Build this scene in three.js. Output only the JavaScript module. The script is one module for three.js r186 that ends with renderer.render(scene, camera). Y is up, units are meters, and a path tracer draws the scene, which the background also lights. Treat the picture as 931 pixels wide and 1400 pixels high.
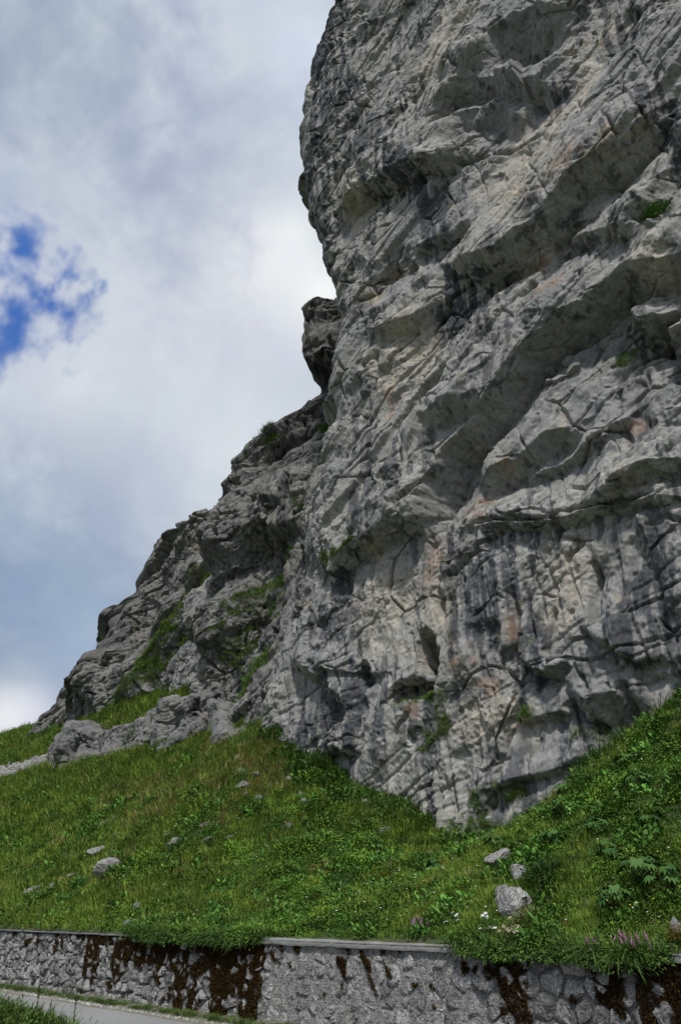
import * as THREE from 'three';
import { mergeGeometries } from 'three/addons/utils/BufferGeometryUtils.js';

// ---------------------------------------------------------------- camera, sky, sun, exposure
// The road runs along x. The wall, the meadow and the cliff lie beyond it, towards -z; "t" below is that depth (t = -z). y = 0 is the road.
const scene = new THREE.Scene();
const camera = new THREE.PerspectiveCamera(65.46, 680 / 1024, 0.1, 3000);
camera.position.set(0, 2, 0);
camera.rotation.order = 'YXZ';
camera.rotation.set(0.46034, 0.79762, 0);
scene.add(camera);
const renderer = new THREE.WebGLRenderer({ antialias: true });
renderer.toneMapping = THREE.LinearToneMapping;
renderer.toneMappingExposure = 1.0;
renderer.shadowMap.enabled = true;

const SUN_DIR = new THREE.Vector3(0.42, 0.82, 0.46).normalize();
const sun = new THREE.DirectionalLight(new THREE.Color(1.0, 0.965, 0.91), 3.2);
sun.position.copy(SUN_DIR).multiplyScalar(150).add(new THREE.Vector3(-20, 10, -18));
sun.target.position.set(-20, 10, -18);
sun.castShadow = true;
sun.shadow.radius = 9;
sun.shadow.mapSize.set(4096, 4096);
Object.assign(sun.shadow.camera, { left: -60, right: 60, top: 60, bottom: -60, near: 1, far: 400 });
scene.add(sun, sun.target);

// ---------------------------------------------------------------- random numbers and noise
function rng(seed) { let a = seed >>> 0; return () => { a = (a + 0x6D2B79F5) | 0; let t = Math.imul(a ^ (a >>> 15), 1 | a); t = (t + Math.imul(t ^ (t >>> 7), 61 | t)) ^ t; return ((t ^ (t >>> 14)) >>> 0) / 4294967296; }; }
const lerp = (a, b, k) => a + (b - a) * k, clamp = (x, a = 0, b = 1) => (x < a ? a : x > b ? b : x);
const sstep = (a, b, x) => { const k = clamp((x - a) / (b - a)); return k * k * (3 - 2 * k); };
const PERM = new Uint8Array(512), GRAD = new Float32Array(256 * 3);
{ const r = rng(7), p = [...Array(256).keys()]; for (let i = 255; i > 0; i--) { const j = (r() * (i + 1)) | 0; [p[i], p[j]] = [p[j], p[i]]; }
  for (let i = 0; i < 512; i++) PERM[i] = p[i & 255];
  for (let i = 0; i < 256; i++) { const z = r() * 2 - 1, a = r() * 6.28318, s = Math.sqrt(1 - z * z); GRAD[i * 3] = s * Math.cos(a); GRAD[i * 3 + 1] = s * Math.sin(a); GRAD[i * 3 + 2] = z; } }
function noise(x, y, z) {            // gradient noise, about -1 to 1
  const xi = Math.floor(x), yi = Math.floor(y), zi = Math.floor(z), fx = x - xi, fy = y - yi, fz = z - zi;
  const u = fx * fx * fx * (fx * (fx * 6 - 15) + 10), v = fy * fy * fy * (fy * (fy * 6 - 15) + 10), w = fz * fz * fz * (fz * (fz * 6 - 15) + 10);
  const X = xi & 255, Y = yi & 255, Z = zi & 255, X1 = (X + 1) & 255, Y1 = (Y + 1) & 255, Z1 = (Z + 1) & 255;
  const A = PERM[X], B = PERM[X1], AA = PERM[A + Y], AB = PERM[A + Y1], BA = PERM[B + Y], BB = PERM[B + Y1];
  const g = (h, a, b, c) => { h *= 3; return GRAD[h] * a + GRAD[h + 1] * b + GRAD[h + 2] * c; };
  const n00 = lerp(g(PERM[AA + Z], fx, fy, fz), g(PERM[BA + Z], fx - 1, fy, fz), u), n10 = lerp(g(PERM[AB + Z], fx, fy - 1, fz), g(PERM[BB + Z], fx - 1, fy - 1, fz), u);
  const n01 = lerp(g(PERM[AA + Z1], fx, fy, fz - 1), g(PERM[BA + Z1], fx - 1, fy, fz - 1), u), n11 = lerp(g(PERM[AB + Z1], fx, fy - 1, fz - 1), g(PERM[BB + Z1], fx - 1, fy - 1, fz - 1), u);
  return 1.5 * lerp(lerp(n00, n10, v), lerp(n01, n11, v), w);
}
function fbm(x, y, z, o, gain = 0.5) { let s = 0, a = 1, n = 0; for (let i = 0; i < o; i++) { s += a * noise(x, y, z); n += a; a *= gain; x = x * 2.03 + 11.3; y = y * 2.03 + 5.7; z = z * 2.03 + 3.1; } return s / n; }
function ridged(x, y, z, o) { let s = 0, a = 1, n = 0; for (let i = 0; i < o; i++) { s += a * (1 - Math.abs(noise(x, y, z)) * 1.6); n += a; a *= 0.5; x = x * 2.11 + 7.3; y = y * 2.11 + 2.7; z = z * 2.11 + 9.1; } return s / n; }
// broken rock: space is cut into cells, each cell a tilted plane of its own; [0] its height, [1] nearness of the border to the next cell
const CELL = new Float32Array(1024 * 7); { const r = rng(99); for (let i = 0; i < CELL.length; i++) CELL[i] = r(); }
const FAC = new Float32Array(2);
function facet(x, y, z, soft) {
  const xi = Math.floor(x), yi = Math.floor(y), zi = Math.floor(z);
  let d1 = 9, d2 = 9, h1 = 0, h2 = 0;
  for (let c = -1; c <= 1; c++) for (let b = -1; b <= 1; b++) for (let a = -1; a <= 1; a++) {
    const X = xi + a, Y = yi + b, Z = zi + c;
    const k = (((Math.imul(X, 73856093) ^ Math.imul(Y, 19349663) ^ Math.imul(Z, 83492791)) >>> 3) & 1023) * 7;
    const dx = x - X - CELL[k], dy = y - Y - CELL[k + 1], dz = z - Z - CELL[k + 2], d = dx * dx + dy * dy + dz * dz;
    if (d < d2) { const h = CELL[k + 3] - 0.5 + (CELL[k + 4] - 0.5) * 1.5 * dx + (CELL[k + 5] - 0.5) * 1.5 * dy + (CELL[k + 6] - 0.5) * dz; if (d < d1) { d2 = d1; h2 = h1; d1 = d; h1 = h; } else { d2 = d; h2 = h; } }
  }
  const e = Math.sqrt(d2) - Math.sqrt(d1), m = sstep(0, soft, e);
  FAC[0] = lerp((h1 + h2) * 0.5, h1, m); FAC[1] = 1 - sstep(0, 0.07, e);
  return FAC[0];
}
function curve(pts) { return (x) => { const n = pts.length; if (x <= pts[0][0]) return pts[0][1]; if (x >= pts[n - 1][0]) return pts[n - 1][1]; let i = 1; while (pts[i][0] < x) i++; const [a, b] = pts[i - 1], [c, d] = pts[i]; return lerp(b, d, (x - a) / (c - a)); }; }

// where the clouds are bright, dark or broken: direction, radius, strength, colour
const SKY_SPOTS = [
  [-0.581, 0.694, -0.426, 0.069, 0.8, 0.956, 0.956, 0.956],
  [-0.549, 0.666, -0.505, 0.055, 0.8, 0.973, 0.982, 0.991],
  [-0.504, 0.828, -0.247, 0.083, 0.8, 0.672, 0.716, 0.791],
  [-0.586, 0.797, -0.145, 0.119, 0.75, 0.287, 0.366, 0.479],
  [-0.869, 0.338, -0.362, 0.147, 0.85, 0.270, 0.361, 0.515],
  [-0.792, 0.473, -0.385, 0.110, 0.6, 0.376, 0.445, 0.565],
  [-0.910, 0.188, -0.369, 0.041, 0.95, 0.855, 0.871, 0.888],
  [-0.684, 0.608, -0.402, 0.129, 0.6, 0.658, 0.694, 0.753],
  [-0.697, 0.505, -0.509, 0.101, 0.7, 0.687, 0.730, 0.799],
  [-0.508, 0.791, -0.341, 0.083, 0.6, 0.413, 0.479, 0.604],
  [-0.771, 0.555, -0.313, 0.064, 0.8, 0.658, 0.701, 0.761],
  [-0.417, 0.836, -0.356, 0.055, 0.7, 0.658, 0.730, 0.855],
  [-0.539, 0.713, -0.447, 0.037, 0.7, 0.871, 0.896, 0.939],
  [-0.599, 0.734, -0.321, 0.101, 0.6, 0.423, 0.485, 0.597],
  [-0.858, 0.280, -0.431, 0.055, 0.5, 0.376, 0.485, 0.658],
];
const SKY_GAPS = [
  [-0.739, 0.637, -0.221, 0.057, 1],
  [-0.763, 0.604, -0.229, 0.061, 1],
  [-0.735, 0.617, -0.280, 0.031, 1],
  [-0.783, 0.577, -0.233, 0.040, 0.8],
  [-0.704, 0.687, -0.181, 0.040, 0.3],
  [-0.714, 0.666, -0.214, 0.039, 0.95],
  [-0.741, 0.619, -0.260, 0.031, 1],
];

// ---------------------------------------------------------------- the sky: broken cloud with one blue gap
{
  const W = 2560, H = 1280, data = new Float32Array(W * H * 4);
  const dir = (az, el) => [Math.cos(el) * Math.cos(az), Math.sin(el), Math.cos(el) * Math.sin(az)];
  for (let j = 0; j < H; j++) {
    const el = ((j + 0.5) / H - 0.5) * Math.PI;
    for (let i = 0; i < W; i++) {
      const az = ((i + 0.5) / W - 0.5) * 2 * Math.PI, o = (j * W + i) * 4;
      if (el < -0.06) { data[o] = 0.10; data[o + 1] = 0.115; data[o + 2] = 0.085; data[o + 3] = 1; continue; }
      const c = SKY(dir(az, el), el, az);
      data[o] = c[0]; data[o + 1] = c[1]; data[o + 2] = c[2]; data[o + 3] = 1;
    }
  }
  const t = new THREE.DataTexture(data, W, H, THREE.RGBAFormat, THREE.FloatType);
  t.mapping = THREE.EquirectangularReflectionMapping; t.magFilter = t.minFilter = THREE.LinearFilter; t.wrapS = THREE.RepeatWrapping; t.needsUpdate = true;
  scene.background = t; scene.environment = t;
}
function SKY([x, y, z]) {
  const h = 1 / Math.max(0.12, y + 0.16), px = x * h, pz = z * h;          // a flat cloud layer overhead
  const wx = fbm(px * 1.1, pz * 1.1, 3, 4) * 0.5, wz = fbm(px * 1.1, pz * 1.1, 17, 4) * 0.5;
  const thick = fbm(px * 0.6 + wx, pz * 0.6 + wz, 1.7, 6, 0.5);              // thin and bright below 0, thick and grey above
  const ax = x * 4.6 + wx, ay = y * 4.6 + wz, az = z * 4.6;
  const bump = 0.75 * fbm(ax, ay, az + 8.1, 6, 0.55) + 0.5 * (0.42 - Math.abs(noise(ax * 1.3, ay * 1.3, az * 1.3))  - 0.5 * Math.abs(noise(ax * 2.9, ay * 2.9, az * 2.9))), fine = fbm(ax * 4.5, ay * 4.5, az * 4.5 + 4.1, 6, 0.62);
  const k = clamp(0.55 + thick * 0.9 + bump * 0.75);
  let r = lerp(0.76, 0.27, k), g = lerp(0.80, 0.345, k), b = lerp(0.87, 0.465, k);
  const s = clamp(x * SUN_DIR.x + y * SUN_DIR.y + z * SUN_DIR.z), glow = 1 + 0.55 * Math.pow(s, 6);   // cloud is brighter round the hidden sun
  r *= glow; g *= glow; b *= glow;
  for (const q of SKY_SPOTS) {
    const d = Math.sqrt((x - q[0]) ** 2 + (y - q[1]) ** 2 + (z - q[2]) ** 2) / q[3];
    if (d > 2.6) continue;
    const e = d + bump * 0.9 + fine * 0.8, w = clamp(Math.exp(-e * Math.abs(e)) * q[4]);
    r = lerp(r, q[5], w); g = lerp(g, q[6], w); b = lerp(b, q[7], w);
  }
  const m = 1 + bump * 0.34 + fine * 0.16; r *= m; g *= m; b *= 0.5 + 0.5 * m;
  for (const q of SKY_GAPS) {         // torn gaps of blue
    const d = Math.sqrt((x - q[0]) ** 2 + (y - q[1]) ** 2 + (z - q[2]) ** 2) / q[3];
    if (d > 2.6) continue;
    const w = sstep(-0.35, 1.05, 0.85 - d + bump * 1.1 + fine * 1.7) * q[4];
    r = lerp(r, 0.06, w); g = lerp(g, 0.16, w); b = lerp(b, 0.48, w);
  }
  return [r, g, b];
}

// ---------------------------------------------------------------- features of the cliff faces, in metres: x along the road, y above it
// ledges: [line, lip, recess, height of the underside, fade above, fade below]; cracks: [line, half width, depth]; pits: [x, y, rx, ry, depth]
const LEDGES = [
  [[[-12.98, 23.22], [-12.03, 22.69], [-10.91, 22.25], [-9.53, 22.24], [-8.4, 22.78], [-7.56, 23.16], [-6.5, 23.21], [-5.5, 23.65], [-4.98, 23.92]], 0.55, 0.75, 0.5, 2.6, 1.1],  // upper slab lower edge
  [[[-10.83, 31.96], [-10.13, 33.0], [-8.84, 32.8], [-7.06, 31.74]], 0.8, 0.9, 1.5, 2.5, 2],  // top roof
  [[[-13.17, 31.47], [-12.05, 32.08], [-10.43, 31.09], [-9.09, 29.58], [-8.17, 28.31]], 0.5, 0.55, 0.6, 1.5, 1.2],  // second roof
  [[[-13.08, 29.98], [-12.14, 30.54], [-10.51, 29.69], [-9.53, 28.13]], 0.35, 0.45, 0.7, 1.2, 1],  // third roof
  [[[-18.84, 30.78], [-17.22, 30.39], [-16.09, 30.07], [-14.32, 29.01], [-12.65, 28.33]], 0.7, 0.5, 0.3, 2.2, 1.5],  // dark roof
  [[[-14.99, 13.11], [-14.81, 14.11], [-13.85, 15.43], [-12.53, 16.17], [-11.86, 16.57], [-10.78, 17.73], [-9.71, 18.29], [-8.71, 18.42], [-7.96, 18.63], [-7.2, 18.91], [-6.12, 18.58], [-4.63, 17.67]], 0.65, 1, 0.55, 2.4, 1.3],  // great diagonal roof
  [[[-14.87, 16.07], [-14.45, 17.0], [-13.03, 16.98], [-12.09, 16.86]], 0.3, 0.45, 0.6, 1, 0.6],  // hollow
  [[[-7.03, 17.67], [-6.89, 17.05], [-6.48, 16.43], [-6.04, 16.02], [-5.41, 16.13]], 0.7, 0.8, 0.35, 1.2, 0.8],  // block over the hole
  [[[-12.62, 14.11], [-11.76, 14.35], [-10.95, 14.52], [-10.38, 14.71], [-9.29, 14.71]], 0.4, 0.5, 0.45, 1.4, 1],  // slab step
  [[[-8.67, 12.08], [-7.7, 12.28], [-7.13, 12.22], [-6.18, 12.0]], 0.4, 0.4, 0.3, 1.2, 0.9],  // right step
  [[[-13.04, 12.6], [-11.47, 12.21], [-10.76, 11.89], [-9.95, 11.72], [-9.36, 11.85], [-8.51, 11.69], [-7.06, 11.34]], 0.4, 0.25, 0.18, 1.3, 1.2],  // long joint
  [[[-19.66, 12.83], [-18.38, 13.52], [-17.3, 13.62], [-16.24, 13.51], [-15.04, 13.39]], 0.5, 0.5, 0.4, 2.2, 1.2],  // low ledge
  [[[-16.88, 22.11], [-15.73, 22.0], [-14.81, 21.87], [-13.9, 22.21]], 0.35, 0.35, 0.5, 1.2, 1],  // upper step
  [[[-10.28, 6.57], [-9.88, 6.79], [-9.34, 6.92], [-8.77, 6.88]], 0.45, 0.5, 0.8, 1.6, 0.7],  // block underside
  [[[-9.82, 8.38], [-9.35, 7.81], [-8.95, 7.58], [-8.46, 7.26], [-7.17, 7.02]], 0.4, 0.3, 0.25, 1.8, 0.9],  // block joint
  [[[-11.93, 8.22], [-11.52, 7.74], [-10.98, 7.53], [-10.71, 7.87]], 0.4, 0.5, 0.2, 0.8, 0.5],  // small block
  [[[-21.46, 10.05], [-20.42, 9.45], [-19.48, 8.84], [-18.8, 8.13]], 0.3, 0.35, 0.4, 1, 0.8],  // lobe
  [[[-20.01, 9.45], [-18.78, 9.11], [-17.11, 8.77]], 0.12, 0.18, 0.12, 0.8, 0.6],  // low joint
  [[[-19.63, 6.85], [-18.94, 6.51], [-18.34, 6.61]], 0.3, 0.25, 0.3, 1.3, 0.7],  // dark lobe
  [[[-14.85, 25.52], [-13.41, 24.93], [-12.05, 24.59]], 0.3, 0.3, 0.3, 1, 0.8],  // ledge far up
  [[[-12.36, 22.36], [-10.55, 21.8], [-8.9, 21.35], [-7.22, 20.5], [-6.13, 19.94]], 0.15, 0.5, 0.3, 1, 1.4],  // rubble band edge
  [[[-11.39, 13.88], [-10.13, 13.73], [-8.93, 13.82], [-7.74, 14.24]], 0.25, 0.25, 0.2, 0.8, 0.8],  // mid step
  [[[-13.56, 4.74], [-12.47, 5.01], [-11.34, 5.16], [-10.47, 5.42]], 0.15, 0.2, 0.15, 0.7, 0.7],  // foot step
  [[[-12.3, 6.5], [-11.38, 6.55], [-10.61, 6.56]], 0.15, 0.2, 0.15, 0.8, 0.6],  // foot step 2
  [[[-6.61, 20.41], [-5.81, 20.99], [-4.93, 22.08], [-4.11, 22.9]], 0.4, 0.5, 0.4, 1.2, 1],  // far right step
];
const CRACKS = [
  [[[-15.65, 17.82], [-15.52, 16.24], [-15.55, 15.08], [-15.55, 13.74]], 0.1, 0.6],
  [[[-17.16, 18.1], [-17.41, 17.19], [-17.65, 16.36]], 0.1, 0.35],
  [[[-9.74, 11.07], [-10.22, 10.58]], 0.1, 0.35],
  [[[-9.47, 10.48], [-9.41, 9.93], [-9.62, 9.37], [-9.59, 8.76]], 0.1, 0.35],
  [[[-10.81, 9.35], [-10.98, 8.57], [-11.05, 7.88]], 0.07, 0.3],
  [[[-12.09, 7.17], [-12.71, 6.11], [-13.16, 5.07], [-13.73, 4.11]], 0.16, 0.5],
  [[[-10.76, 6.76], [-10.44, 6.24], [-9.86, 6.01]], 0.12, 0.5],
  [[[-10.03, 8.52], [-9.55, 7.94], [-9.14, 7.7], [-8.66, 7.31], [-7.34, 7.08]], 0.12, 0.5],
  [[[-13.33, 12.76], [-11.74, 12.34], [-10.29, 11.91], [-9.58, 11.98], [-7.32, 11.5]], 0.07, 0.4],
  [[[-13.77, 28.74], [-11.97, 28.04], [-10.36, 27.23], [-8.86, 26.65]], 0.08, 0.25],
  [[[-14.51, 12.8], [-14.73, 11.34], [-14.57, 9.85]], 0.12, 0.3],
  [[[-11.38, 11.07], [-11.73, 9.82], [-11.57, 8.5]], 0.12, 0.3],
  [[[-9.08, 7.02], [-9.09, 6.48], [-9.26, 6.07]], 0.1, 0.5],
  [[[-9.07, 6.04], [-9.17, 5.71]], 0.06, 0.3],
  [[[-18.42, 24.59], [-17.15, 24.57], [-15.11, 25.53]], 0.08, 0.25],
  [[[-16.83, 21.42], [-17.2, 19.54], [-17.88, 18.53]], 0.09, 0.25],
  [[[-12.21, 10.4], [-12.06, 9.47], [-12.42, 8.47]], 0.14, 0.3],
  [[[-17.79, 13.04], [-17.66, 11.11], [-18.2, 9.45]], 0.1, 0.25],
];
const PITS = [
  [-15.28, 8.8, 0.42, 0.85, 1.2],
  [-15.86, 8, 0.75, 0.4, 1],
  [-16.31, 25.15, 0.45, 0.5, 0.5],
  [-15.37, 24.94, 0.35, 0.45, 0.5],
  [-6.4, 16.56, 0.7, 0.35, 1.2],
  [-10.33, 11.65, 0.2, 0.3, 0.5],
  [-18.04, 8.8, 0.3, 0.35, 0.4],
  [-12.44, 8.37, 0.25, 0.3, 0.5],
  [-14.68, 23.17, 0.4, 0.4, 0.35],
  [-13.13, 9.06, 0.5, 0.6, 0.3],
  [-9.36, 22.78, 0.6, 0.8, 0.25],
  [-13.16, 14.69, 0.4, 0.4, 0.3],
  [-8.56, 21.53, 0.9, 0.35, 0.7],
  [-10.25, 20.31, 0.3, 0.3, 0.3],
];
const STAINS_AND_SHADE = [
  [-17.15, 33.73, 2.84, 3.86, 0], [-13.54, 26.52, 0.98, 2.42, 0], [-15.12, 29.44, 2.31, 1.58, 0], [-7.77, 27.62, 0.84, 1.77, 0],
  [-12.08, 11.64, 1.32, 1.26, 0], [-13.22, 10.91, 1.13, 1.52, 0], [-14.42, 12, 0.45, 1.62, 0], [-19.08, 11.47, 2.03, 2.50, 0],
  [-20.15, 7.68, 2.18, 1.88, 0], [-13.61, 9.62, 1.13, 1.24, 0], [-11.64, 8.51, 0.73, 1.35, 0], [-8.05, 9.64, 0.91, 0.87, 0],
  [-13.24, 21.22, 1.90, 2.07, 0], [-5.44, 28.6, 1.37, 1.96, 0], [-4.94, 23.07, 0.68, 2.39, 0], [-19.62, 39.21, 1.66, 3.64, 0],
  [-20.23, 44.32, 2.32, 5.50, 0], [-20.82, 35.69, 1.88, 3.43, 0], [-20.33, 32.02, 1.20, 2.61, 0], [-13.93, 26.23, 0.59, 2.41, 0],  // entries along the far left edge paint in the shade of its overhang
  [-11.97, 10.33, 0.54, 2.13, 0], [-18.56, 8.28, 0.77, 2.36, 0], [-16.57, 9.11, 0.53, 1.81, 0], [-8.88, 8.29, 0.84, 1.23, 0],
  [-13, 13.26, 1.36, 0.75, 1], [-12.22, 9.18, 0.62, 1.06, 1], [-14.93, 11.9, 0.74, 1.64, 1], [-13.07, 7.59, 0.64, 0.62, 1],
  [-15.98, 7.44, 0.57, 0.54, 1], [-8.24, 23.77, 1.40, 0.90, 1], [-11.79, 14.27, 0.46, 0.60, 1], [-13.72, 8.42, 0.52, 0.75, 1],
  [-7.72, 13.87, 0.49, 0.45, 1], [-9.62, 19.76, 1.31, 0.66, 1], [-10.12, 21.34, 1.62, 0.65, 1], [-16.37, 18.48, 0.81, 1.39, 1],
  [-9.62, 25.45, 3.07, 3.40, 2], [-6.98, 27.52, 0.90, 1.63, 2], [-17.14, 11.24, 1.99, 2.51, 2], [-15.13, 10.23, 1.37, 2.05, 2],
  [-13.12, 6.64, 1.73, 1.10, 2], [-10.34, 9.88, 1.35, 1.57, 2], [-12.09, 35.59, 1.83, 2.46, 2], [-15.36, 20.6, 2.09, 3.20, 2],
  [-18.37, 30.49, 1.44, 2.92, 2], [-8.75, 5.73, 1.13, 0.78, 2], [-6.01, 18.53, 0.85, 1.10, 2], [-13.04, 33.67, 1.19, 2.86, 2],
  [-11.92, 11.82, 0.95, 1.16, 3], [-15.18, 37.41, 0.70, 0.71, 3], [-16.43, 34.55, 1.39, 1.18, 3], [-5.33, 29.27, 0.97, 0.78, 3],
  [-18.9, 10.62, 2.15, 1.73, 3], [-11.54, 9.77, 1.02, 1.40, 3], [-16.11, 5.9, 2.50, 1.38, 3], [-13.43, 11.7, 0.90, 0.82, 3],
];
const MAIN_EDGE = [[7.43, -22.61], [8.06, -22.49], [9.41, -21.82], [12.69, -20.32], [16.75, -19.65], [21.63, -18.33], [24.52, -18.45], [26.88, -18.57], [28.29, -19.19], [29.55, -19.45], [32.27, -20.27], [34.09, -20.66], [37.09, -20.88], [38.49, -21.37], [41.19, -20.81], [43.63, -20.58], [44.77, -19.77], [46.07, -17.99], [46.33, -19.32], [48.06, -16.41]];
const BUTTRESS_EDGE = [[7.91, -31.98], [9.3, -32.28], [11.49, -32.55], [14.77, -33.17], [19.66, -34.58], [23.83, -36.81]];
const RIB_RIDGE = [[-44.55, 12.09], [-43.55, 13.28], [-42.96, 15.27], [-42.41, 16.59], [-40.94, 19.47], [-39.55, 21.4], [-37.43, 22.29], [-34.54, 22.31]];
const OUTCROP_RIDGE = [[-45.44, 9.5], [-45.15, 10.65], [-44.01, 11.43], [-41.23, 10.52], [-39.36, 10.41], [-39.16, 10.9], [-37.01, 10.95], [-35.6, 10.35], [-34.14, 10.68], [-32.64, 10.79]];
const GREEN_MAIN = [[-18.89, 13.46, 1.13, 0.30], [-16.02, 7.73, 0.62, 0.24], [-15.01, 6.92, 0.38, 0.44], [-15.38, 6.34, 0.32, 0.26], [-14.94, 7.45, 0.37, 0.31], [-5.67, 20.38, 0.68, 0.49], [-7.62, 16.43, 0.55, 0.30], [-12.96, 4.7, 0.56, 0.24], [-13.69, 4.57, 0.29, 0.33], [-11.92, 6.65, 0.55, 0.22], [-14.11, 3.95, 0.70, 0.25], [-10.29, 5.86, 0.38, 0.20]];
const GREEN_BUTTRESS = [[-29.05, 15.64, 1.35, 1.42], [-30.14, 13.25, 0.86, 0.88], [-30.2, 16.47, 1.03, 0.49], [-26.5, 20.34, 0.84, 0.47], [-28.48, 17.84, 0.74, 0.40], [-27.53, 26.97, 0.80, 1.18], [-28.3, 11.57, 1.23, 0.72], [-28.37, 8.73, 0.97, 0.52], [-26.84, 11.78, 0.65, 0.41], [-28.48, 10.73, 0.90, 0.41], [-31.2, 26.64, 0.74, 0.51], [-29.91, 10.3, 0.58, 0.48]];
const GREEN_RIB = [[-40.27, 18.03, 1.33, 1.83], [-40.71, 16.44, 1.33, 0.86], [-42.08, 14.39, 1.86, 1.69], [-40.31, 12.5, 1.25, 0.58], [-38.99, 20.44, 1.15, 0.82], [-40.82, 15.06, 1.48, 1.04], [-42.81, 12.7, 1.87, 0.90], [-38.67, 16.2, 0.93, 0.62], [-40.13, 11.41, 1.39, 0.47]];
const GREEN_FAR = [[-60.4, 21.68, 2.05, 0.72], [-59.65, 18.65, 1.45, 0.46]];
const BLOCKS = [[-10.32, 17.4, 0.3, 0.24], [-9.6, 17.39, 0.34, 0.22], [-9.39, 16.83, 0.34, 0.22], [-9.79, 16.76, 0.26, 0.2], [-10.2, 16.86, 0.2, 0.2], [-10.8, 17.23, 0.24, 0.24]];

// ---------------------------------------------------------------- helpers for things
const taken = {};
function numbered(n) { const k = taken[n] = (taken[n] ?? -1) + 1; return k ? n + '_' + String(k).padStart(3, '0') : n; }
function tag(o, label, category, group, kind) { if (label) o.userData.label = label; if (category) o.userData.category = category; if (group) o.userData.group = group; if (kind) o.userData.kind = kind; return o; }
function put(name, geo, m, parent = scene) { const o = new THREE.Mesh(geo, m); o.name = parent === scene ? numbered(name) : name; o.castShadow = o.receiveShadow = true; parent.add(o); return o; }
function thing(name, label, category, x, y, t, group) { const o = new THREE.Group(); o.name = numbered(name); o.position.set(x, y, -t); scene.add(o); return tag(o, label, category, group); }
const lin = (r, g, b) => new THREE.Color().setRGB(r, g, b);
const matte = (c, o = {}) => new THREE.MeshStandardMaterial({ color: c, roughness: 0.95, metalness: 0, side: THREE.DoubleSide, ...o });
function periodic(n, cells, seed) {  // value noise on an n x n tile that repeats
  const r = rng(seed), L = Float32Array.from({ length: cells * cells }, () => r()), o = new Float32Array(n * n);
  for (let j = 0; j < n; j++) for (let i = 0; i < n; i++) { const x = i / n * cells, y = j / n * cells, a = Math.floor(x), b = Math.floor(y), u = x - a, v = y - b, U = u * u * (3 - 2 * u), W = v * v * (3 - 2 * v), a1 = (a + 1) % cells, b1 = (b + 1) % cells; o[j * n + i] = lerp(lerp(L[b * cells + a], L[b * cells + a1], U), lerp(L[b1 * cells + a], L[b1 * cells + a1], U), W); }
  return o;
}
function grainMaps(n, metres) {      // speckled stone: a tone map and a height map
  const A = [16, 37, 81, 170, 340].map((c, i) => periodic(n, c, 50 + i)), tone = new Uint8Array(n * n * 4), high = new Uint8Array(n * n * 4);
  for (let k = 0; k < n * n; k++) {
    const h = 0.30 * Math.abs(A[0][k] * 2 - 1) + 0.26 * Math.abs(A[1][k] * 2 - 1) + 0.2 * A[2][k] + 0.15 * A[3][k] + 0.09 * A[4][k], sp = sstep(0.72, 0.86, A[2][k] * 0.55 + A[3][k] * 0.45) , dk = sstep(0.70, 0.82, A[1][k] * 0.5 + A[3][k] * 0.5);
    const c = clamp(0.80 + 0.35 * (A[3][k] - 0.5) + 0.3 * (A[2][k] - 0.5) + 0.25 * (A[4][k] - 0.5) + 0.2 * sp - 0.4 * dk);
    tone[k * 4] = tone[k * 4 + 1] = tone[k * 4 + 2] = 255 * c; high[k * 4] = high[k * 4 + 1] = high[k * 4 + 2] = 255 * clamp(h); tone[k * 4 + 3] = high[k * 4 + 3] = 255;
  }
  const mk = (d, srgb) => { const t = new THREE.DataTexture(d, n, n); t.wrapS = t.wrapT = THREE.RepeatWrapping; t.magFilter = THREE.LinearFilter; t.minFilter = THREE.LinearMipmapLinearFilter; t.generateMipmaps = true; t.repeat.set(1 / metres, 1 / metres); if (srgb) t.colorSpace = THREE.SRGBColorSpace; t.needsUpdate = true; return t; };
  return [mk(tone, true), mk(high, false)];
}
const [stoneTone, stoneHigh] = grainMaps(1024, 1.7);
const cliffMat = new THREE.MeshStandardMaterial({ vertexColors: true, flatShading: true, roughness: 0.86, metalness: 0, side: THREE.DoubleSide });
const stoneMat = new THREE.MeshStandardMaterial({ vertexColors: true, map: stoneTone, bumpMap: stoneHigh, bumpScale: 0.045, roughness: 0.9, metalness: 0, side: THREE.DoubleSide });
const rockMat = new THREE.MeshStandardMaterial({ vertexColors: true, roughness: 0.88, metalness: 0, side: THREE.DoubleSide });

// ---------------------------------------------------------------- rock: relief and colour
const seg2 = { d: 0, s: 0, a: 0 };
function lineDist(P, x, y) {         // nearest distance to a polyline, the side (+ is above, walking left to right), how far along
  let best = 1e9, side = 1, along = 0; const n = P.length - 1;
  for (let i = 0; i < n; i++) {
    const ax = P[i][0], ay = P[i][1], bx = P[i + 1][0] - ax, by = P[i + 1][1] - ay, qx = x - ax, qy = y - ay;
    let k = (qx * bx + qy * by) / (bx * bx + by * by); const kk = k < 0 ? 0 : k > 1 ? 1 : k;
    const ex = qx - kk * bx, ey = qy - kk * by, d = ex * ex + ey * ey;
    if (d < best) { best = d; side = bx * qy - by * qx >= 0 ? 1 : -1; along = (i + ((i === 0 && k < 0) || (i === n - 1 && k > 1) ? k : kk)) / n; }
  }
  seg2.d = Math.sqrt(best); seg2.s = side; seg2.a = along;
}
const boxOf = (P, m) => { const xs = P.map((p) => p[0]), ys = P.map((p) => p[1]); return [Math.min(...xs) - m, Math.max(...xs) + m, Math.min(...ys) - m, Math.max(...ys) + m]; };
const LB = LEDGES.map((l) => boxOf(l[0], 3.2 * Math.max(l[4], l[5]))), CB = CRACKS.map((c) => boxOf(c[0], 0.9));
var smoothRock = 0;                  // set by macro(): how much of the fine breakage a face has lost (roof undersides, planed slabs)
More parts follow.
